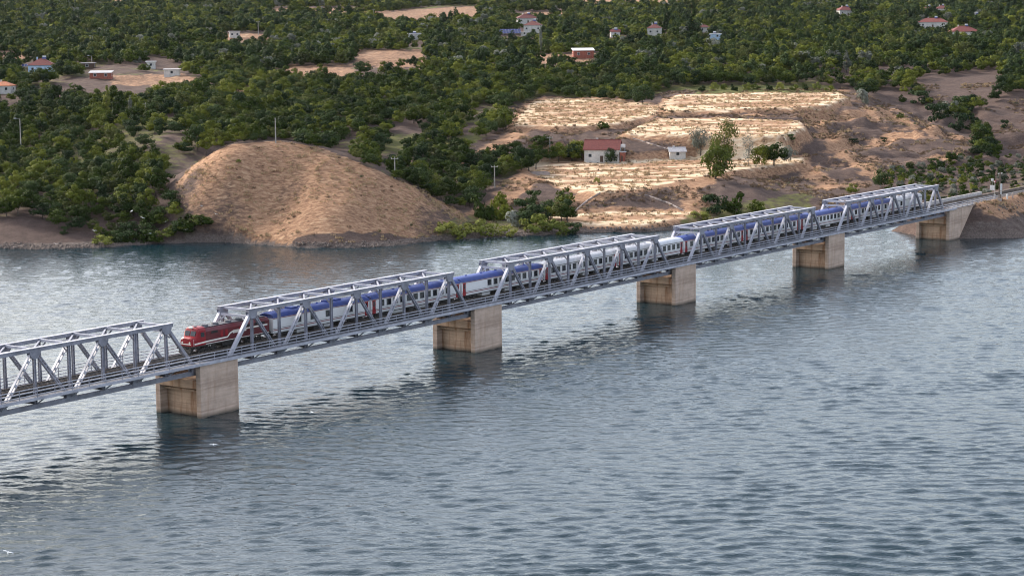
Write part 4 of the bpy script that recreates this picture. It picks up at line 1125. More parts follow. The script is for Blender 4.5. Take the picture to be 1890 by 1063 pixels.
def make_house(name, label, px, py, w_px, wall_h, roof, wall_m, roof_m, rz=0.0, depth=0.75, cat="house", wins=3, tank=True, pitch=0.28, group=None, sink=0.0):
    """px, py: foot of the house in the photo; w_px: width there"""
    g = ground_hit(px, py)
    s = g[1] / FPX; w = w_px * s; d = w * depth
    HOUSE_CLEAR.append((g[0], g[1], 0.5 * math.hypot(w, d) + 1.0, w, rz))
    r = empty(name, (g[0], g[1], g[2] - sink), rz); tag(r, label, cat, group)
    hw, hd, H = w / 2, d / 2, wall_h
    MB().box(-hw, hw, -hd, hd, -2.0, H).build("wall", wall_m, r)
    ov = 0.4; rh = pitch * min(w, d)
    if roof == "hip":
        rl = max(0.0, hw - hd)
        m = MB(); A = [(-hw - ov, -hd - ov, H), (hw + ov, -hd - ov, H), (hw + ov, hd + ov, H), (-hw - ov, hd + ov, H)]; t = [(-rl, 0, H + rh), (rl, 0, H + rh)]
        m.poly([A[0], A[1], t[1], t[0]]); m.poly([A[1], A[2], t[1]]); m.poly([A[2], A[3], t[0], t[1]]); m.poly([A[3], A[0], t[0]]); m.poly(A[::-1])
        m.box(-hw - ov, hw + ov, -hd - ov, hd + ov, H - 0.12, H - 0.005)
        ro = m.build("roof", roof_m, r)
        MB().tube([(-rl - 0.1, 0, H + rh), (rl + 0.1, 0, H + rh)], 0.13, 6).build("ridge_cap", roof_m, ro)
    elif roof == "gable":
        m = MB(); m.prism([(-hd - ov, H - 0.1), (0, H + rh), (hd + ov, H - 0.1), (hd + ov, H + 0.06), (0, H + rh + 0.18), (-hd - ov, H + 0.06)], -hw - ov, hw + ov)
        ro = m.build("roof", roof_m, r)
        MB().prism([(-hd + 0.01, H - 0.01), (hd - 0.01, H - 0.01), (0, H + rh - 0.1)], -hw + 0.01, hw - 0.01).build("gable_wall", wall_m, r)
        MB().tube([(-hw - ov, 0, H + rh + 0.16), (hw + ov, 0, H + rh + 0.16)], 0.12, 6).build("ridge_cap", roof_m, ro)
    elif roof == "shed":
        m = MB(); m.prism([(-hd - ov, H + 0.05), (hd + ov, H + rh), (hd + ov, H + rh + 0.14), (-hd - ov, H + 0.19)], -hw - ov, hw + ov); ro = m.build("roof", roof_m, r)
    else:
        ro = MB().box(-hw - ov, hw + ov, -hd - ov, hd + ov, H, H + 0.3).build("roof", roof_m, r)
    n = wins
    for k in range(n):
        x = -hw + w * (k + 0.5) / n
        if n > 2 and k == n // 2:
            dd = MB().box(x - 0.5, x + 0.5, -hd - 0.05, -hd + 0.02, 0.0, 2.05).build("door", wood_d, r); continue
        f = MB().box(x - 0.62, x + 0.62, -hd - 0.05, -hd + 0.02, H * 0.38, H * 0.38 + 1.25).build("window", sheet_w, r)
        MB().box(x - 0.52, x + 0.52, -hd - 0.07, -hd - 0.045, H * 0.38 + 0.1, H * 0.38 + 1.15).build("pane", glass_h, f)
    for s_ in (-1, 1):
        f = MB().box(min(s_ * hw, s_ * (hw + 0.05)), max(s_ * hw, s_ * (hw + 0.05)), -0.6, 0.6, H * 0.4, H * 0.4 + 1.2).build("window", sheet_w, r)
        MB().box(min(s_ * (hw + 0.045), s_ * (hw + 0.07)), max(s_ * (hw + 0.045), s_ * (hw + 0.07)), -0.5, 0.5, H * 0.4 + 0.1, H * 0.4 + 1.1).build("pane", glass_h, f)
    top = H + (rh if roof in ("hip", "gable") else 0.3)
    if roof in ("hip", "gable"):
        MB().box(-hw * 0.35 - 0.3, -hw * 0.35 + 0.3, 0.25, 0.85, H + rh * 0.3, top + 0.6).build("chimney", wall_m, ro)
    if tank:
        t = MB().tube([(hw * 0.2 - 0.8, 0.1, top + 0.75), (hw * 0.2 + 0.8, 0.1, top + 0.75)], 0.38, 10).build("water_tank", tank_m, r)
        m = MB()
        for a in (-0.6, 0.6):
            for b in (-0.2, 0.4): m.box(hw * 0.2 + a - 0.04, hw * 0.2 + a + 0.04, b - 0.04, b + 0.04, top - 0.8, top + 0.5)
        m.build("stand", alu, t)
        MB().quad((hw * 0.2 - 0.9, -1.3, top - 0.25), (hw * 0.2 + 0.9, -1.3, top - 0.25), (hw * 0.2 + 0.9, -0.2, top + 0.55), (hw * 0.2 - 0.9, -0.2, top + 0.55)).build("solar_collector", pv_m, t)
    return r

# the house on the terrace, with its porch and tank
hs_ = make_house("terrace_house", "white house with long red gable roof on the terrace above the lake", 1113, 298, 64, 4.0, "gable", plaster, tile_r, rz=-0.18, depth=0.62, wins=3, tank=False, pitch=0.42)
hw0 = 64 * ground_hit(1113, 298)[1] / FPX
MB().box(hw0 / 2 + 0.2, hw0 / 2 + 1.9, -2.6, 0.4, 0.0, 3.1).build("brick_annex", brick_m, hs_)
MB().box(hw0 / 2 - 0.1, hw0 / 2 + 2.1, -2.8, 0.6, 3.1, 3.25).build("annex_roof", sheet_w, hs_)
MB().box(hw0 / 2 + 0.5, hw0 / 2 + 1.2, -2.66, -2.6, 0.0, 2.0).build("door", wood_d, hs_)
MB().box(hw0 / 2 + 0.3, hw0 / 2 + 1.8, -1.9, -0.5, 4.6, 5.7).build("water_tank", tank_m, hs_, bevel=0.1)
m = MB()
for a in (0.4, 1.7):
    for b in (-1.8, -0.6): m.box(hw0 / 2 + a - 0.05, hw0 / 2 + a + 0.05, b - 0.05, b + 0.05, 3.2, 4.6)
m.build("tank_stand", alu, hs_)
make_house("white_hut", "small white hut with low grey roof beside the terrace house", 1249, 291, 29, 2.0, "gable", plaster, sheet_g, rz=0.1, depth=0.8, wins=1, tank=False, pitch=0.3, cat="hut")

make_house("village_house", "pale blue house with red hip roof among trees, far left", 78, 135, 47, 3.6, "hip", blue_pl, tile_r, 0.15, 0.85, wins=3, pitch=0.3)
make_house("village_house", "orange roofed house half hidden by trees at left edge", 8, 172, 34, 3.0, "hip", plaster, tile_o, -0.1, 0.8, wins=2, tank=False)
make_house("pavilion", "white flat roofed pavilion above the pale field terraces", 318, 141, 28, 2.8, "flat", plaster, sheet_w, 0.05, 0.6, wins=1, tank=False, cat="pavilion")
make_house("plain_hut", "white box shaped hut behind the flat roofed pavilion", 279, 127, 16, 3.0, "flat", plaster, sheet_w, 0.1, 0.8, wins=1, tank=False, cat="hut")
make_house("brick_shed", "low brick shed with long pale roof on far left", 187, 145, 40, 2.2, "shed", brick_m, sheet_g, -0.05, 0.35, wins=2, tank=False, cat="shed")
make_house("open_shelter", "dark shelter with thin grey roof beside the street lamp", 162, 128, 26, 2.6, "flat", wood_d, sheet_g, 0.0, 0.5, wins=1, tank=False, cat="shelter")
make_house("plain_hut", "pale grey hut on far bare strip, upper left", 433, 70, 19, 3.4, "flat", plaster, sheet_g, 0.2, 0.7, wins=2, tank=False, cat="hut")
make_house("village_house", "white flat roofed house with roof tank, upper middle of slope", 762, 74, 32, 3.4, "flat", plaster, sheet_w, 0.1, 0.7, wins=3)
make_house("village_house", "white house with dark red hip roof beside the blue solar array", 984, 60, 32, 4.2, "hip", plaster, tile_d, -0.1, 0.9, wins=3)
make_house("village_house", "brownish roofed house uphill behind the solar array", 972, 44, 38, 3.6, "hip", plaster, tile_d, 0.2, 0.7, wins=3)
make_house("flat_store", "long low white roof in front of the dark red hip house", 974, 66, 24, 1.8, "flat", plaster, sheet_w, 0.0, 0.5, wins=2, tank=False, cat="shed")
make_house("brick_shed", "brick shed with white sloping roof on a bare yard, upper middle", 1076, 107, 38, 3.4, "shed", brick_m, sheet_w, 0.1, 0.5, wins=2, tank=False, cat="shed", pitch=0.22)
make_house("village_house", "tiny red roofed cabin with white tank among upper trees", 1135, 68, 17, 2.6, "gable", plaster, tile_r, 0.1, 0.8, wins=1)
make_house("village_house", "white house with pyramid shaped dark red roof beside poplars", 1208, 66, 25, 4.2, "hip", plaster, tile_d, -0.15, 0.95, wins=2, pitch=0.32)
make_house("village_house", "grey red roof just left of the pale blue flat roof", 1299, 60, 20, 3.0, "hip", plaster, tile_d, 0.2, 0.8, wins=2, tank=False)
make_house("flat_store", "pale blue flat roofed building among upper right trees", 1316, 72, 29, 2.6, "flat", blue_pl, sheet_w, 0.0, 0.6, wins=2, cat="shed")
make_house("village_house", "red roofed white house at top of slope, alone among trees", 1560, 30, 34, 4.2, "hip", plaster, tile_r, 0.3, 0.7, wins=3)
make_house("village_house", "left of two brown roofed houses near the upper right corner", 1713, 24, 20, 3.4, "hip", plaster, tile_d, 0.1, 0.8, wins=2)
make_house("village_house", "right of two brown roofed houses near the upper right corner", 1738, 24, 24, 3.4, "hip", plaster, tile_d, -0.1, 0.9, wins=2)
make_house("village_house", "stepped red roofed house with white wall, upper right", 1722, 52, 52, 3.6, "hip", plaster, tile_r, -0.25, 0.5, wins=3)
make_house("village_house", "wide low red hip roof standing lowest among upper right houses", 1778, 68, 52, 3.0, "hip", plaster, tile_r, 0.05, 0.7, wins=3)
make_house("village_house", "small grey roofed house right of the red roofs, upper right", 1801, 36, 14, 2.8, "hip", plaster, sheet_g, 0.1, 0.8, wins=1)
make_house("plain_hut", "white hut at the top frame edge above brown roofs", 1768, 12, 12, 3.4, "flat", plaster, sheet_w, 0.1, 0.8, wins=1, tank=False, cat="hut")

def solar(px, py, w_px, label, rows=3, cols=8):
    g = ground_hit(px, py); s = g[1] / FPX; w = w_px * s; hgt = 0.34 * w
    HOUSE_CLEAR.append((g[0], g[1], w * 0.55, w, 0))
    r = empty("solar_array", (g[0], g[1], g[2] + 1.2), 0.1); tag(r, label, "solar panels")
    tilt = math.radians(32); ct, st = math.cos(tilt), math.sin(tilt)
    fr = MB()
    for i in range(cols):
        for j in range(rows):
            x0, x1 = -w / 2 + w * i / cols + 0.05, -w / 2 + w * (i + 1) / cols - 0.05
            a, b = hgt * j / rows + 0.05, hgt * (j + 1) / rows - 0.05
            mm = MB(); mm.quad((x0, a * ct, a * st), (x1, a * ct, a * st), (x1, b * ct, b * st), (x0, b * ct, b * st)); mm.build("panel", pv_m, r)
    mm = MB(); mm.quad((-w / 2, 0, -0.06), (w / 2, 0, -0.06), (w / 2, hgt * ct, hgt * st - 0.06), (-w / 2, hgt * ct, hgt * st - 0.06)); mm.build("backing_frame", sheet_g, r)
    for x in np.linspace(-w / 2 + 0.4, w / 2 - 0.4, 5):
        MB().bar((x, 0.3, -2.5), (x, 0.3, 0.1), 0.12, 0.12).build("leg", alu, r); MB().bar((x, hgt * ct - 0.3, -2.5), (x, hgt * ct - 0.3, hgt * st - 0.2), 0.12, 0.12).build("leg", alu, r)
solar(940, 66, 44, "blue solar panel array on the upper slope near white house")
solar(53, 128, 26, "blue solar panels behind the pale blue house", 2, 5)

def pole(px, py, h_px, label, kind="pole", arm=True, name="utility_pole"):
    g = ground_hit(px, py); s = g[1] / FPX; H = h_px * s
    r = empty(name, g, 0.3); tag(r, label, "lamp post" if kind == "lamp" else "pole")
    MB().tube([(0, 0, -0.6), (0, 0, H)], [0.19, 0.11], 8).build("post", pole_m, r)
    if kind == "lamp":
        MB().bar((0, 0, H - 0.1), (-1.3, -0.2, H + 0.2), 0.08, 0.08).build("arm", alu, r)
        MB().box(-1.9, -1.1, -0.35, -0.05, H + 0.14, H + 0.32).build("lamp_head", tank_m, r)
    elif arm:
        MB().box(-1.0, 1.0, -0.06, 0.06, H - 0.6, H - 0.45).build("cross_arm", pole_m, r)
        for x in (-0.9, 0, 0.9): MB().tube([(x, 0, H - 0.45), (x, 0, H - 0.2)], 0.06, 6).build("insulator", tank_m, r)
    return r
pole(509, 264, 46, "utility pole standing on the crest of the bare mound", arm=False)
pole(729, 330, 40, "utility pole on the right flank of the bare mound")
pole(913, 347, 42, "utility pole at the foot of the terraced hill's left flank")
pole(1015, 298, 46, "utility pole left of the red roofed terrace house")
pole(39, 282, 62, "street lamp rising from orchard at far left edge", "lamp", name="street_lamp")
pole(170, 128, 24, "street lamp beside the dark shelter, far left", "lamp", name="street_lamp")
pole(172, 92, 24, "street lamp among trees above the far left shelter", "lamp", name="street_lamp")
pole(477, 66, 26, "lattice pole beside the grey hut on the far slope")
pole(605, 60, 24, "lone pole among dark trees on upper left slope")
pole(690, 40, 22, "utility pole at left end of the upper bare bank")
pole(269, 216, 26, "short pole in the gap of the left orchard")
pole(1625, 345, 26, "thin white post behind the last truss span", arm=False)

# small concrete slab and drains on the terraced hill
g = ground_hit(992, 322)
r = empty("concrete_foundation", g, 0.25); tag(r, "low concrete foundation on left end of the house terrace", "foundation")
fm = mat("pale_foundation_concrete", (0.36, 0.30, 0.27), 0.9, 0, 0.15, 1.2)
for a in ((-3.4, 3.4, -2.2, -1.9), (-3.4, 3.4, 1.9, 2.2), (-3.4, -3.1, -1.9, 1.9), (3.1, 3.4, -1.9, 1.9)): MB().box(*a, -1.0, 0.75).build("foundation_wall", fm, r)
MB().box(-3.1, 3.1, -1.9, 1.9, -1.0, 0.3).build("slab", fm, r)
def drain(pts, label, wd=0.38):
    P = []
    for (a, b) in zip(pts[:-1], pts[1:]):
        for t in np.linspace(0, 1, 16, endpoint=False): P.append((a[0] * (1 - t) + b[0] * t, a[1] * (1 - t) + b[1] * t))
    P.append(pts[-1]); H = ground_hits([p[0] for p in P], [p[1] for p in P])
    m = MB()
    for a, b in zip(H[:-1], H[1:]):
        if np.linalg.norm(a - b) < 6: m.bar(a + np.array([0, 0, 0.08]), b + np.array([0, 0, 0.08]), wd, 0.35)
    tag(m.build("drain_channel", fm), label, "drain")
drain([(1060, 391), (1085, 370), (1108, 356)], "pale concrete drain climbing left side of the grey slope")
drain([(1190, 360), (1235, 376), (1262, 390)], "pale concrete drain on right side of the grey slope")
drain([(1168, 256), (1200, 266), (1232, 276)], "pale concrete drain above the small white hut")

# ---- trackside things by the abutment
def base_at(px, py, v): 
    d = rays([px], [py])[0]; n = np.array([-SY, CY, 0]); o = np.array(bridge(0, v, 0)); c = np.array([0, 0, CAM_H]); t = ((o - c) @ n) / (d @ n); q = c + d * t
    return q
def gz(x, y): return float(ground_z(np.array([x]), np.array([y]))[0])
q = base_at(1836, 362, 1.2); q[2] = 8.3
r = empty("railway_signal", q, YAW); tag(r, "railway signal mast with red disc at the end of the bridge", "signal")
MB().tube([(0, 0, -0.5), (0, 0, 4.6)], 0.11, 8).build("mast", pole_m, r)
MB().box(-0.35, 0.35, -0.2, 0.2, 4.3, 5.0).build("signal_head", red_p, r, bevel=0.05)
MB().tube([(-0.36, 0, 4.65), (-0.42, 0, 4.65)], 0.22, 10).build("lens", bulb, r)
MB().box(-0.5, 0.5, -0.5, 0.5, -0.6, 0.15).build("footing", fm, r)
q = base_at(1831, 356, 9.9); q[2] = 8.3
r = empty("track_sign", q, YAW); tag(r, "white square sign board on post across the track", "sign")
MB().tube([(0, 0, -0.5), (0, 0, 3.6)], 0.06, 8).build("post", pole_m, r)
MB().box(-0.05, 0.05, -0.65, 0.65, 0.5, 1.9).build("sign_board", tank_m, r); MB().box(-0.05, 0.05, -0.35, 0.35, 3.1, 3.8).build("upper_plate", tank_m, r)
q = base_at(1845, 368, -0.9); q[2] = gz(q[0], q[1])
r = empty("line_pole", q, YAW); tag(r, "twin legged dark line pole with crossarm beside the signal", "pole")
for s_ in (-0.55, 0.55): MB().tube([(s_, 0, -0.8), (s_ * 0.5, 0, 7.6)], [0.15, 0.1], 8).build("leg", wood_p, r)
MB().box(-1.5, 1.5, -0.07, 0.07, 7.0, 7.16).build("cross_arm", wood_p, r)
for x in (-1.35, -0.8, 0.8, 1.35): MB().tube([(x, 0, 7.16), (x, 0, 7.45)], 0.08, 6).build("insulator", tank_m, r)
MB().box(-0.4, 0.4, -0.55, -0.2, 2.6, 4.5).build("transformer_box", tank_m, r, bevel=0.06)
MB().box(-0.25, 0.25, -0.45, -0.2, 1.7, 2.4).build("meter_box", tank_m, r)
MB().box(-0.7, 0.7, -0.4, 0.4, -1.0, 0.5).build("footing", fm, r)
for px, py, lab in ((1859, 361, "white dwarf marker post right of the line pole"), (1869, 365, "pale stone marker rightmost on the bank")):
    q = base_at(px, py, -1.0); q[2] = gz(q[0], q[1])
    r = empty("marker_post", q, YAW); tag(r, lab, "marker")
    MB().box(-0.18, 0.18, -0.18, 0.18, -0.4, 0.9).build("post", tank_m if px < 1865 else fm, r, bevel=0.04)
    MB().tube([(0, 0, 0.9), (0, 0, 1.35)], [0.28, 0.16], 8).build("cap", tank_m if px < 1865 else fm, r)

# poplars keep a clear sight line too
for px, py, w_ in ((1230, 58, 14), (1277, 46, 16), (1203, 22, 10), (998, 100, 9), (1562, 134, 13), (198, 214, 13), (241, 214, 9), (1842, 30, 9)):
    g = ground_hit(px, py); HOUSE_CLEAR.append((g[0], g[1], 1.5, w_ * g[1] / FPX, 0))
# ================================================================== PLANTING
if HOUSE_CLEAR:
    keep = np.ones(len(cp), bool)
    for (hx, hy, hr, hw_, hrz) in HOUSE_CLEAR:
        keep &= np.hypot(cp[:, 0] - hx, cp[:, 1] - hy) > hr + 1.2
        # none stands in the sight line of the house
        hz = gz(hx, hy); a, b_, c_ = project(np.array([[hx, hy, hz], [hx, hy, hz + 4.0]]))
        wpx = hw_ / hy * FPX
        tx, ty, _d = project(cp + np.array([0, 0, 5.0]) * (spc[:, None] / 5.0) ** 0.8)
        keep &= ~((cp[:, 1] < hy) & (np.abs(tx - a[0]) < wpx * 0.5 + 2) & (ty < b_[0] - 0.3 * (b_[0] - b_[1])))
    cp, spc, qx, qy, qd = cp[keep], spc[keep], qx[keep], qy[keep], qd[keep]
rel = spc / 5.0
tsc = (0.68 + 0.72 * rng.random(len(cp)) ** 1.3) * rel ** 0.8 * (1 + 0.25 * fbm(cp[:, 0] / 25, cp[:, 1] / 25, 83, 2))
inview = (qx > -40) & (qx < 1930)
near = np.where(inview & (cp[:, 1] < 830))[0]
vis = near[visible(cp[near] + np.array([0, 0, 3.0]))]
pick = vis[np.argsort(-(tsc[vis] / cp[vis, 1]))][:300]
is_ind = np.zeros(len(cp), bool); is_ind[pick] = True
BANDS_X = [(-60, 130, "near the left frame edge"), (130, 260, "in the middle of the left slope"), (260, 400, "close to the bare mound's left side"), (400, 520, "behind the mound's left half"), (520, 640, "behind the mound's right half"),
           (640, 730, "in the gully beside the mound's pole"), (730, 830, "in the middle of the gully"), (830, 920, "at the gully's right side"), (920, 1020, "left of the utility pole below the house"), (1020, 1580, "along the upper edge of the terraced hill"), (1580, 1760, "in the upper ravine on the right"), (1760, 1960, "in the ravine beside the right hill")]
BANDS_Y = [(-100, 215, "high on the slope"), (215, 265, "on the upper slope"), (265, 315, "halfway up"), (315, 365, "on the lower slope"), (365, 410, "low on the slope"), (410, 600, "at the shoreline")]
for i in pick:
    bx = next((b[2] for b in BANDS_X if b[0] <= qx[i] < b[1]), "near the frame edge"); by = next(b[2] for b in BANDS_Y if b[0] <= qy[i] < b[1])
    lab = "leafy orchard tree %s, %s" % (by, bx)
    grp = "orchard trees %s %s" % (by, bx)
    cm, tm = ORCH[i % NV]
    s = float(tsc[i])
    make_tree("orchard_tree", lab, "tree", cp[i], (s, s, s * random.uniform(0.85, 1.15)), random.uniform(0, 6.28), cm, tm, grp)

# the rest of the orchards: one mass
def scatter(name, label, P, sc, idx, meshes):
    me = bpy.data.meshes.new(name)
    me.vertices.add(len(P)); me.vertices.foreach_set("co", P.astype(np.float32).ravel())
    a = me.attributes.new("sc", 'FLOAT', 'POINT'); a.data.foreach_set("value", sc.astype(np.float32))
    a = me.attributes.new("rz", 'FLOAT', 'POINT'); a.data.foreach_set("value", rng.uniform(0, 6.28, len(P)).astype(np.float32))
    a = me.attributes.new("pick", 'INT', 'POINT'); a.data.foreach_set("value", idx.astype(np.int32))
    me.update()
    o = bpy.data.objects.new(name, me); col.objects.link(o)
    pc = bpy.data.collections.new(name + "_kinds")
    for k, q in enumerate(meshes):
        po = bpy.data.objects.new("%s_kind_%02d" % (name, k), q); pc.objects.link(po)
    ng = bpy.data.node_groups.new(name + "_scatter", 'GeometryNodeTree')
    ng.interface.new_socket("Geometry", in_out='INPUT', socket_type='NodeSocketGeometry'); ng.interface.new_socket("Geometry", in_out='OUTPUT', socket_type='NodeSocketGeometry')
    gi = ng.nodes.new("NodeGroupInput"); go = ng.nodes.new("NodeGroupOutput")
    ip = ng.nodes.new("GeometryNodeInstanceOnPoints"); ci = ng.nodes.new("GeometryNodeCollectionInfo")
    ci.inputs["Collection"].default_value = pc; ci.inputs["Separate Children"].default_value = True; ci.inputs["Reset Children"].default_value = True
    def na(nm, t):
        n = ng.nodes.new("GeometryNodeInputNamedAttribute"); n.data_type = t; n.inputs["Name"].default_value = nm; return n.outputs["Attribute"]
    cx = ng.nodes.new("ShaderNodeCombineXYZ"); ng.links.new(na("rz", 'FLOAT'), cx.inputs["Z"])
    ng.links.new(gi.outputs[0], ip.inputs["Points"]); ng.links.new(ci.outputs[0], ip.inputs["Instance"])
    ip.inputs["Pick Instance"].default_value = True
    ng.links.new(na("pick", 'INT'), ip.inputs["Instance Index"]); ng.links.new(cx.outputs[0], ip.inputs["Rotation"]); ng.links.new(na("sc", 'FLOAT'), ip.inputs["Scale"])
    ng.links.new(ip.outputs[0], go.inputs[0])
    md = o.modifiers.new("scatter", 'NODES'); md.node_group = ng
    tag(o, label, kind="stuff")
    return o
rest = np.where(~is_ind)[0]
print("trees:", len(pick), "single,", len(rest), "in the mass")
P = cp[rest].copy()
isnear = P[:, 1] < 900
idx = np.where(isnear, rng.integers(0, NV, len(P)), NV + np.searchsorted(np.cumsum([.26, .18, .2, .14, .16, .03]), rng.random(len(P))))
scatter("orchard_trees", "dense green orchards covering the far slopes", P, tsc[rest], idx, [c for c, t in ORCH] + FAR)

# ---- trees and bushes that stand out
def put(px, py, h_px, w_px, label, cm, tm, cat="tree", name="tree", group=None, base_h=4.8, base_w=5.0):
    g = ground_hit(px, py); s = g[1] / FPX
    sz = h_px * s / base_h; sx = w_px * s / base_w
    return make_tree(name, label, cat, g, (sx, sx, sz), random.uniform(0, 6.28), cm, tm, group)
def own_crown(seed, mt, **k): return crown_mesh("crown", seed, k.get("rx", 2.5), k.get("rz", 1.8), k.get("zc", 3.0), k.get("nc", 26), k.get("nl", 70), k.get("leaf", 0.36), mt, k.get("shape", "round"))
put(1074, 294, 34, 50, "round dark green tree at left end of the terrace house", own_crown(501, leaf_g), ORCH[1][1])
put(1127, 301, 26, 26, "small dark bushy tree in front of the terrace house", own_crown(502, leaf_d, zc=2.0, rz=2.2), None, base_h=4.3)
put(1338, 304, 86, 48, "tall loose grey green tree behind the yellow green tree, on terrace", own_crown(503, leaf_o, zc=3.0, rz=2.6, nc=26, nl=60, leaf=0.28), trunk_mesh(55, 2.0, 0.12, 5, 1.2, 4.0), base_h=5.6)
put(1320, 331, 74, 58, "large yellow green willow at the terrace edge", own_crown(504, leaf_y, zc=2.6, rz=2.2), ORCH[2][1], base_h=4.9)
put(1293, 288, 56, 36, "silver grey bush tree behind the yellow green willow", own_crown(505, leaf_s, zc=2.5, rz=2.2, leaf=0.25), ORCH[3][1], base_h=4.8)
put(1382, 306, 60, 28, "slender grey green tree right of the willow on terrace", own_crown(506, leaf_s, zc=3.0, rz=2.4, nc=18, nl=36, leaf=0.24), trunk_mesh(56, 2.0, 0.12, 4, 0.8, 4.0), base_h=5.4)
put(1402, 306, 40, 30, "bushy green tree left of the round tree at terrace end", own_crown(507, leaf_g, zc=2.2, rz=2.0), None, base_h=4.3)
put(1428, 305, 42, 46, "round green tree in the row at right end of terrace", own_crown(508, leaf_g, zc=2.8, rz=1.7), ORCH[4][1], base_h=4.6)
put(1455, 302, 32, 26, "small silver bush ending the tree row on terrace", own_crown(509, leaf_s, zc=2.0, rz=1.9), None, base_h=4.0)
put(1628, 346, 34, 32, "dark round tree above the last truss span", own_crown(510, leaf_d, zc=2.2, rz=2.0), None, base_h=4.3)
put(934, 240, 44, 34, "green tree at the left tip of the upper straw terrace", own_crown(511, leaf_g, zc=2.4, rz=2.0), ORCH[5][1], base_h=4.5)
put(1186, 192, 36, 40, "dark spreading tree at the back edge of the upper terraces", own_crown(512, leaf_d, zc=2.4, rz=2.0), ORCH[6][1], base_h=4.5)
for n_, (px, py, h_, w_, k, lab) in enumerate([(1230, 58, 52, 14, 0, "tall poplar beside the pyramid roofed house"), (1277, 46, 50, 16, 0, "dark poplar right of the pyramid roofed house, reaching the frame top"), (1203, 22, 26, 10, 1, "short poplar near the top frame edge"), (998, 100, 52, 7, 2, "thin bare grey poplar below the white red roofed house"),
        (1562, 134, 40, 13, 2, "lone pale poplar in the orchard above the right ridge"), (198, 214, 56, 13, 1, "green poplar in front of the far left bare field"), (241, 214, 36, 8, 2, "thin pale poplar right of the green poplar, left orchard"), (1842, 30, 24, 9, 0, "poplar near the upper right corner")]):
    g = ground_hit(px, py); s = g[1] / FPX
    make_tree("poplar_tree", lab, "tree", g, (w_ * s / 2.2, w_ * s / 2.2, h_ * s / 12.8), n_, POP[k], POPT, "poplars on the slopes")

SHRUBS = [  # x, y, height, width, crown, label
    (893, 404, 42, 46, 0, "large green shrub at the gully mouth, leftmost of its clump"), (930, 402, 40, 42, 0, "bright green shrub in the clump at the gully mouth"), (968, 398, 30, 40, 3, "dark shrub right of the bright green one at gully mouth"),
    (946, 416, 26, 40, 2, "silver green shrub low at the gully mouth"), (990, 402, 24, 36, 3, "dark shrub on the little rise beside the lowest straw field"), (922, 376, 22, 26, 0, "green shrub on the slope above the gully mouth clump"), (985, 374, 22, 30, 3, "shrub halfway up the slope below the foundation"), (1046, 373, 24, 40, 0, "shrub left of the grey slope below the terrace"),
    (822, 436, 26, 44, 1, "yellow green shore shrub, leftmost by the beach"), (858, 438, 24, 46, 1, "yellow green shore shrub, second by the beach"), (893, 436, 26, 44, 5, "olive shore shrub in the middle of the beach"), (990, 430, 30, 46, 5, "bright shore shrub below the silver shrub"), (1030, 431, 24, 46, 1, "shore shrub left of the lowest straw field"), (1060, 430, 18, 34, 3, "dark low shore shrub touching the lowest straw field"), (935, 436, 16, 36, 5, "low weedy shrub on the beach"),
    (1320, 392, 32, 46, 3, "dark shrub behind the fourth truss span, left of two"), (1350, 390, 34, 44, 0, "dark shrub behind the fourth truss span, right of two"), (1392, 390, 22, 36, 0, "low shrub right of the dark pair near the truss"), (1290, 404, 14, 34, 1, "low yellow weeds beside the fourth truss span"),
    (1112, 236, 12, 26, 0, "small shrub in the hollow below the upper straw terrace"), (885, 300, 10, 14, 0, "tiny shrub low on the bare left flank"), (1102, 338, 9, 12, 5, "tiny shrub in the middle of the house terrace"), (1460, 258, 10, 14, 3, "tiny dark shrub on the bare right slope"), (1575, 264, 8, 18, 3, "dark low shrub on the upper ridge line"), (1632, 262, 8, 14, 3, "small dark shrub right along the ridge line"),
    (1590, 190, 24, 30, 2, "grey shrub at the top of the eroded ridge"), (1668, 188, 12, 16, 0, "small green shrub on the upper eroded ridge"), (1700, 190, 22, 36, 3, "dark shrub in the upper ravine"), (1728, 222, 30, 42, 3, "dark bush where the ravine bends, left of the silver one"), (1752, 214, 26, 34, 2, "silver bush in the ravine"), (1775, 240, 30, 40, 3, "dark bush lower in the ravine right of the ridge"), (1806, 262, 28, 40, 0, "green bush at the ravine mouth beside the right hill"), (1835, 282, 24, 40, 0, "green bush below the right hill"), (1780, 205, 28, 44, 3, "dark bush at the upper bend of the ravine"), (1660, 218, 10, 16, 0, "low bush on the crest of the eroded ridge"),
    (1855, 236, 14, 16, 3, "small dark shrub on the face of the right hill"), (440, 300, 5, 8, 5, "tuft on the upper left of the mound"), (375, 442, 16, 40, 0, "low shrub at the left foot of the mound"), (120, 432, 14, 16, 3, "lone shrub on the bare left bank"), (190, 452, 16, 36, 5, "shrub at the end of the bare left bank"), (270, 446, 22, 40, 0, "shoreline shrub under the left orchard, near its middle"), (340, 442, 26, 44, 0, "shoreline shrub under the left orchard, next to the mound"), (230, 448, 20, 36, 3, "shoreline shrub under the left orchard, leftmost"),
]
for k, (px, py, h_, w_, ci_, lab) in enumerate(SHRUBS):
    put(px, py, h_ * 1.2, w_ * 1.25, lab, BUSH[ci_], None, "shrub", "shrub", "shrubs on the hills and shore", base_h=1.9, base_w=3.3)
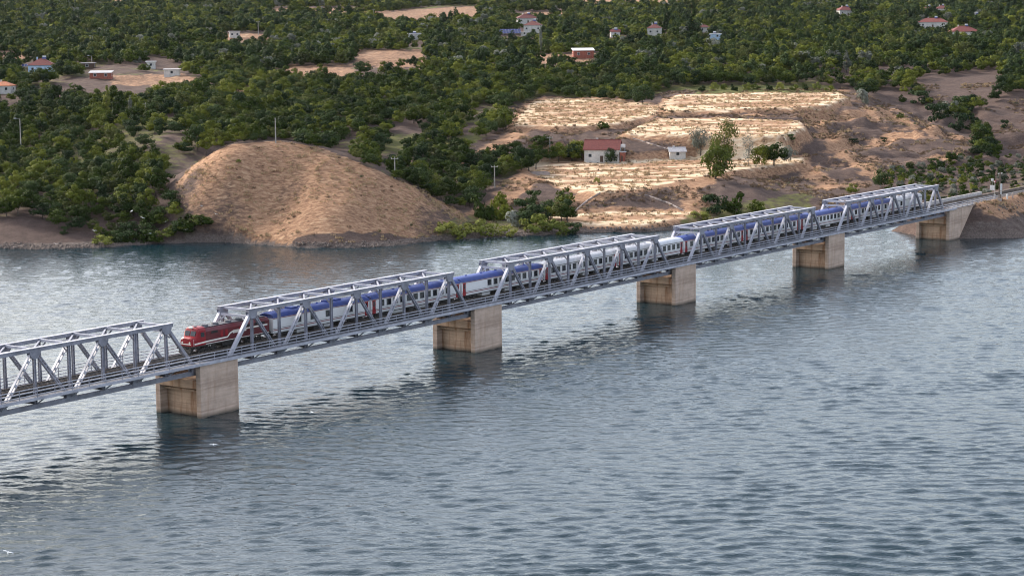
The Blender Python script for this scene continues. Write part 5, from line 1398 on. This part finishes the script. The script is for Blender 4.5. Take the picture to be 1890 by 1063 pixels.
# small trees in rows in the young orchard on the right
row_a, row_b = ground_hit(1650, 334), ground_hit(1900, 306)
n_ = 0
for j in range(-6, 9):
    for i in range(34):
        X = row_a[0] - 6 + i * 3.3 + j * 1.2 + random.uniform(-.4, .4); Y = 648 + j * 6.0 + random.uniform(-.5, .5) + i * 0.35
        u1, v1 = to_bridge(X, Y); z = gz(X, Y); a, b_, c_ = project(np.array([[X, Y, z]]))
        if abs(v1 - VC) < 7.5 or v1 < 0 or u1 < 292 or z > 15 or a[0] > 1900 or a[0] < 1636 or b_[0] < 284 + max(0, (1790 - a[0]) * 0.22): continue
        s = random.uniform(0.75, 1.25)
        lab_ = "small young fruit tree in the %s rows, %s" % ("nearest" if j < -2 else "lower" if j < 1 else "middle" if j < 5 else "uppermost", "behind the last truss span" if a[0] < 1740 else "behind the abutment's parapet" if a[0] < 1825 else "beyond the signal")
        if j < 0 and random.random() < 0.35: continue
        make_tree("young_fruit_tree", lab_, "tree", (X, Y, z), (s, s, s * 1.1), random.uniform(0, 6.28), BUSH[(0, 3, 0, 4, 2)[n_ % 5]], None, lab_.replace("small young fruit tree", "young orchard")); n_ += 1
print("young trees", n_)
# little bushes along the green strip above the top terrace
for k in range(12):
    px = 1295 + k * 21 + random.uniform(-4, 4)
    put(px, 168 + random.uniform(-3, 2), 14, 18, "small bush in the green strip above the top terrace, %s" % ("left third" if k < 4 else "middle third" if k < 8 else "right third"), BUSH[(0, 5, 4)[k % 3]], None, "shrub", "shrub", "bushes in the green strip", base_h=1.9, base_w=3.3)

# ---- gulls
def gull_mesh():
    m = MB()
    # body
    secs = [(-0.32, 0.01), (-0.24, 0.05), (-0.05, 0.085), (0.1, 0.08), (0.2, 0.05), (0.27, 0.055), (0.33, 0.03), (0.38, 0.008)]
    m.tube([(x, 0, 0.012 * math.sin(x * 6)) for x, r_ in secs], [r_ for x, r_ in secs], 8)
    for s in (-1, 1):
        pts = [(0.08, 0.05, 0.03), (0.16, 0.32, 0.12), (0.08, 0.68, 0.06)]; bk = [(-0.1, 0.05, 0.03), (-0.05, 0.32, 0.11), (-0.04, 0.6, 0.06)]
        for i in range(2):
            q = [(pts[i][0], s * pts[i][1], pts[i][2]), (pts[i + 1][0], s * pts[i + 1][1], pts[i + 1][2]), (bk[i + 1][0], s * bk[i + 1][1], bk[i + 1][2]), (bk[i][0], s * bk[i][1], bk[i][2])]
            t = [(a, b, c + 0.018) for a, b, c in q]
            m.quad(*q); m.quad(*t[::-1])
    m.quad((-0.3, -0.03, 0.0), (-0.3, 0.03, 0.0), (-0.44, 0.09, 0.0), (-0.44, -0.09, 0.0))
    return m.mesh("gull", mat("white_feathers", (0.82, 0.82, 0.80), 0.7, 0, 0.06, 4))
GULL = gull_mesh()
for px, py, Y, lab in [(243, 390, 470, "white gull over left orchard, highest of its flock"), (263, 402, 480, "white gull flying just below the highest one over left orchard"), (306, 409, 470, "white gull over left orchard near the mound"), (174, 426, 480, "leftmost white gull above the shoreline trees"), (277, 431, 465, "white gull low over shoreline trees, in the middle"), (343, 424, 480, "white gull where left orchard meets the mound"), (103, 450, 490, "white gull in front of the bare left bank"), (398, 395, 470, "white gull over the lower left of the mound"), (372, 380, 480, "white gull at the left edge of the mound"),
        (575, 761, 300, "white gull over the water right of the first pier"), (608, 793, 290, "white gull skimming open water below the first span"), (394, 820, 285, "white gull over dark water under the first pier"), (15, 1019, 215, "white gull at lower left corner over the lake")]:
    q = at_depth(px, py, Y)
    o = link_mesh("gull", GULL, None, q, random.uniform(0, 6.28), (0.85, 0.85, 0.85)); o.rotation_euler = (random.uniform(-.5, .5), random.uniform(-.3, .3), random.uniform(0, 6.28))
    tag(o, lab, "bird", "gulls over the lake")

# low scrub where the left orchard meets the water
for k in range(16):
    px = 196 + k * 12 + random.uniform(-4, 4)
    put(px, 447 - 8 * random.random() - max(0, (px - 300) * 0.05), random.uniform(16, 28), random.uniform(26, 40), "low scrub at the waterline below the left orchard, %s of the strip" % ("left end" if k < 4 else "left half" if k < 8 else "right half" if k < 12 else "right end"), BUSH[(0, 3, 4, 0, 5)[k % 5]], None, "shrub", "shrub", "scrub along the left waterline", base_h=1.9, base_w=3.3)
# ---- stones along the waterline and on the abutment's bank
stone_m = mat("shore_stone", (0.17, 0.135, 0.115), 0.9, 0, 0.3, 1.5)
def stone(seed):
    g = random.Random(seed); m = MB(); n = 6
    m.v = [(0, 0, 0.42 + g.uniform(-.1, .1))] + [(0.38 * math.cos(t * math.pi / 3) * g.uniform(.7, 1.2), 0.38 * math.sin(t * math.pi / 3) * g.uniform(.7, 1.2), 0.28 + g.uniform(-.08, .08)) for t in range(n)] + [(0.55 * math.cos(t * math.pi / 3 + .5) * g.uniform(.7, 1.2), 0.55 * math.sin(t * math.pi / 3 + .5) * g.uniform(.7, 1.2), -0.25) for t in range(n)]
    for k in range(n):
        k2 = (k + 1) % n; m.f += [(0, 1 + k, 1 + k2), (1 + k, 1 + n + k, 1 + n + k2, 1 + k2)]
    return m.mesh("stone", stone_m)
n0 = 26000
sx = rng.uniform(-150, 175, n0); sy = shore_y(sx) + np.abs(rng.normal(0, 2.4, n0)); 
bx = rng.uniform(108, 175, 9000); by_ = rng.uniform(548, 600, 9000)
sx = np.r_[sx, bx]; sy = np.r_[sy, by_]; sz = ground_z(sx, sy); su, sv = to_bridge(sx, sy)
ok = (sz > -0.1) & ((sz < 1.3) | ((su > 282) & (sv < -0.6) & (sz < 7.5))) & ~((sv > -0.5) & (sv < 10) & (su > 270))
ok &= rng.random(len(sx)) < np.where(sz < 1.3, 0.5, 0.22)
scatter("shore_stones", "grey brown stones scattered along the waterline", np.c_[sx, sy, sz][ok], (0.12 + 0.75 * rng.random(ok.sum()) ** 5), rng.integers(0, 4, ok.sum()), [stone(k) for k in range(4)])
# ---- dry grass tufts on the bare hills
straw_m = mat("dry_grass_blades", (0.50, 0.36, 0.20), 0.9, 0, 0.25, 0.3, coords='Object')
brown_m = mat("brown_weed_blades", (0.17, 0.11, 0.065), 0.9, 0, 0.25, 0.3)
olive_m = mat("olive_weed_blades", (0.10, 0.105, 0.045), 0.9, 0, 0.25, 0.3)
def tuft(seed, mt, n=22, h=0.55, r=0.5):
    g = random.Random(seed); m = MB()
    for k in range(n):
        a = g.uniform(0, 6.28); rr = r * math.sqrt(g.random()); x, y = rr * math.cos(a), rr * math.sin(a); b = g.uniform(0, 3.14); w = g.uniform(.05, .11); hh = h * g.uniform(.5, 1.2)
        lx, ly = g.uniform(-.25, .25), g.uniform(-.25, .25)
        m.poly([(x - w * math.cos(b), y - w * math.sin(b), -0.05), (x + w * math.cos(b), y + w * math.sin(b), -0.05), (x + lx, y + ly, hh)])
    return m.mesh("tuft", mt)
TUF = [tuft(1, straw_m), tuft(2, straw_m, 30, .4, .8), tuft(3, brown_m, 26, .4, .6), tuft(4, brown_m, 20, .6, .4), tuft(5, olive_m, 26, .5, .6)]
n0 = 90000
tx = rng.uniform(-110, 230, n0); ty = rng.uniform(535, 900, n0); tz = ground_z(tx, ty)
ax, ay, ad = project(np.c_[tx, ty, tz])
ok = (inside(MOUND, ax, ay) & (ty < 640)) | (inside(HILL, ax, ay) & (ty < 900)) | inside([(1785, 220), (1830, 192), (1960, 166), (1960, 280), (1850, 284)], ax, ay) | (inside([(0, 404), (60, 414), (200, 450), (0, 456)], ax, ay)) | ((to_bridge(tx, ty)[0] > 296) & (to_bridge(tx, ty)[1] < 0.5) & (tz > 4.2)) | inside([(1690, 150), (1850, 126), (1860, 150), (1715, 192)], ax, ay)
onT = np.zeros(n0, bool)
for Pq, pl in TERR: onT |= inside(Pq, tx, ty)
onM = inside(MOUND, ax, ay) & (ty < 640)
ok &= ~(onM & (rng.random(n0) < 0.5)) & ~(onT & (rng.random(n0) < 0.7))
ok &= (tz > 0.9) & (fbm(tx / 9, ty / 5, 91, 3) > np.where(onT | onM, -0.25, 0.08))
onM_ = onM[ok]
tx, ty, tz = tx[ok], ty[ok], tz[ok]
nn = fbm(tx / 14, ty / 14, 92, 3)
idx = np.where(nn + rng.normal(0, .25, len(nn)) > 0.0, rng.integers(0, 2, len(nn)), rng.integers(2, 4, len(nn))); idx = np.where(rng.random(len(nn)) < 0.04, 4, idx)
idx = np.where(~onM_ & (rng.random(len(nn)) < 0.5) & (idx < 2), idx + 2, idx)
idx = np.where(onM_ & (rng.random(len(nn)) < 0.8), rng.integers(0, 2, len(nn)), idx)
for Pq, pl in TERR: m_ = inside(Pq, tx, ty) & (rng.random(len(tx)) < 0.85); idx = np.where(m_, rng.integers(0, 2, len(nn)), idx)
print("tufts", len(tx))
scatter("dry_grass", "dry straw coloured grass tufts on the bare hills", np.c_[tx, ty, tz], rng.uniform(0.5, 1.3, len(tx)), idx, TUF)

# ---- thin summer haze over the whole place
hz_me = MB().box(-2600, 2600, -800, 5200, -12, 260).mesh("haze")
hm = bpy.data.materials.new("thin_haze"); hm.use_nodes = True
hm.node_tree.nodes.clear()
pv = hm.node_tree.nodes.new("ShaderNodeVolumePrincipled"); mo = hm.node_tree.nodes.new("ShaderNodeOutputMaterial")
pv.inputs["Color"].default_value = (0.78, 0.84, 0.93, 1); pv.inputs["Density"].default_value = 0.000006; pv.inputs["Anisotropy"].default_value = 0.2
hm.node_tree.links.new(pv.outputs[0], mo.inputs["Volume"])
hz_me.materials.append(hm)
hz = bpy.data.objects.new("haze", hz_me); col.objects.link(hz); tag(hz, "thin pale haze hanging over the whole valley", kind="stuff")
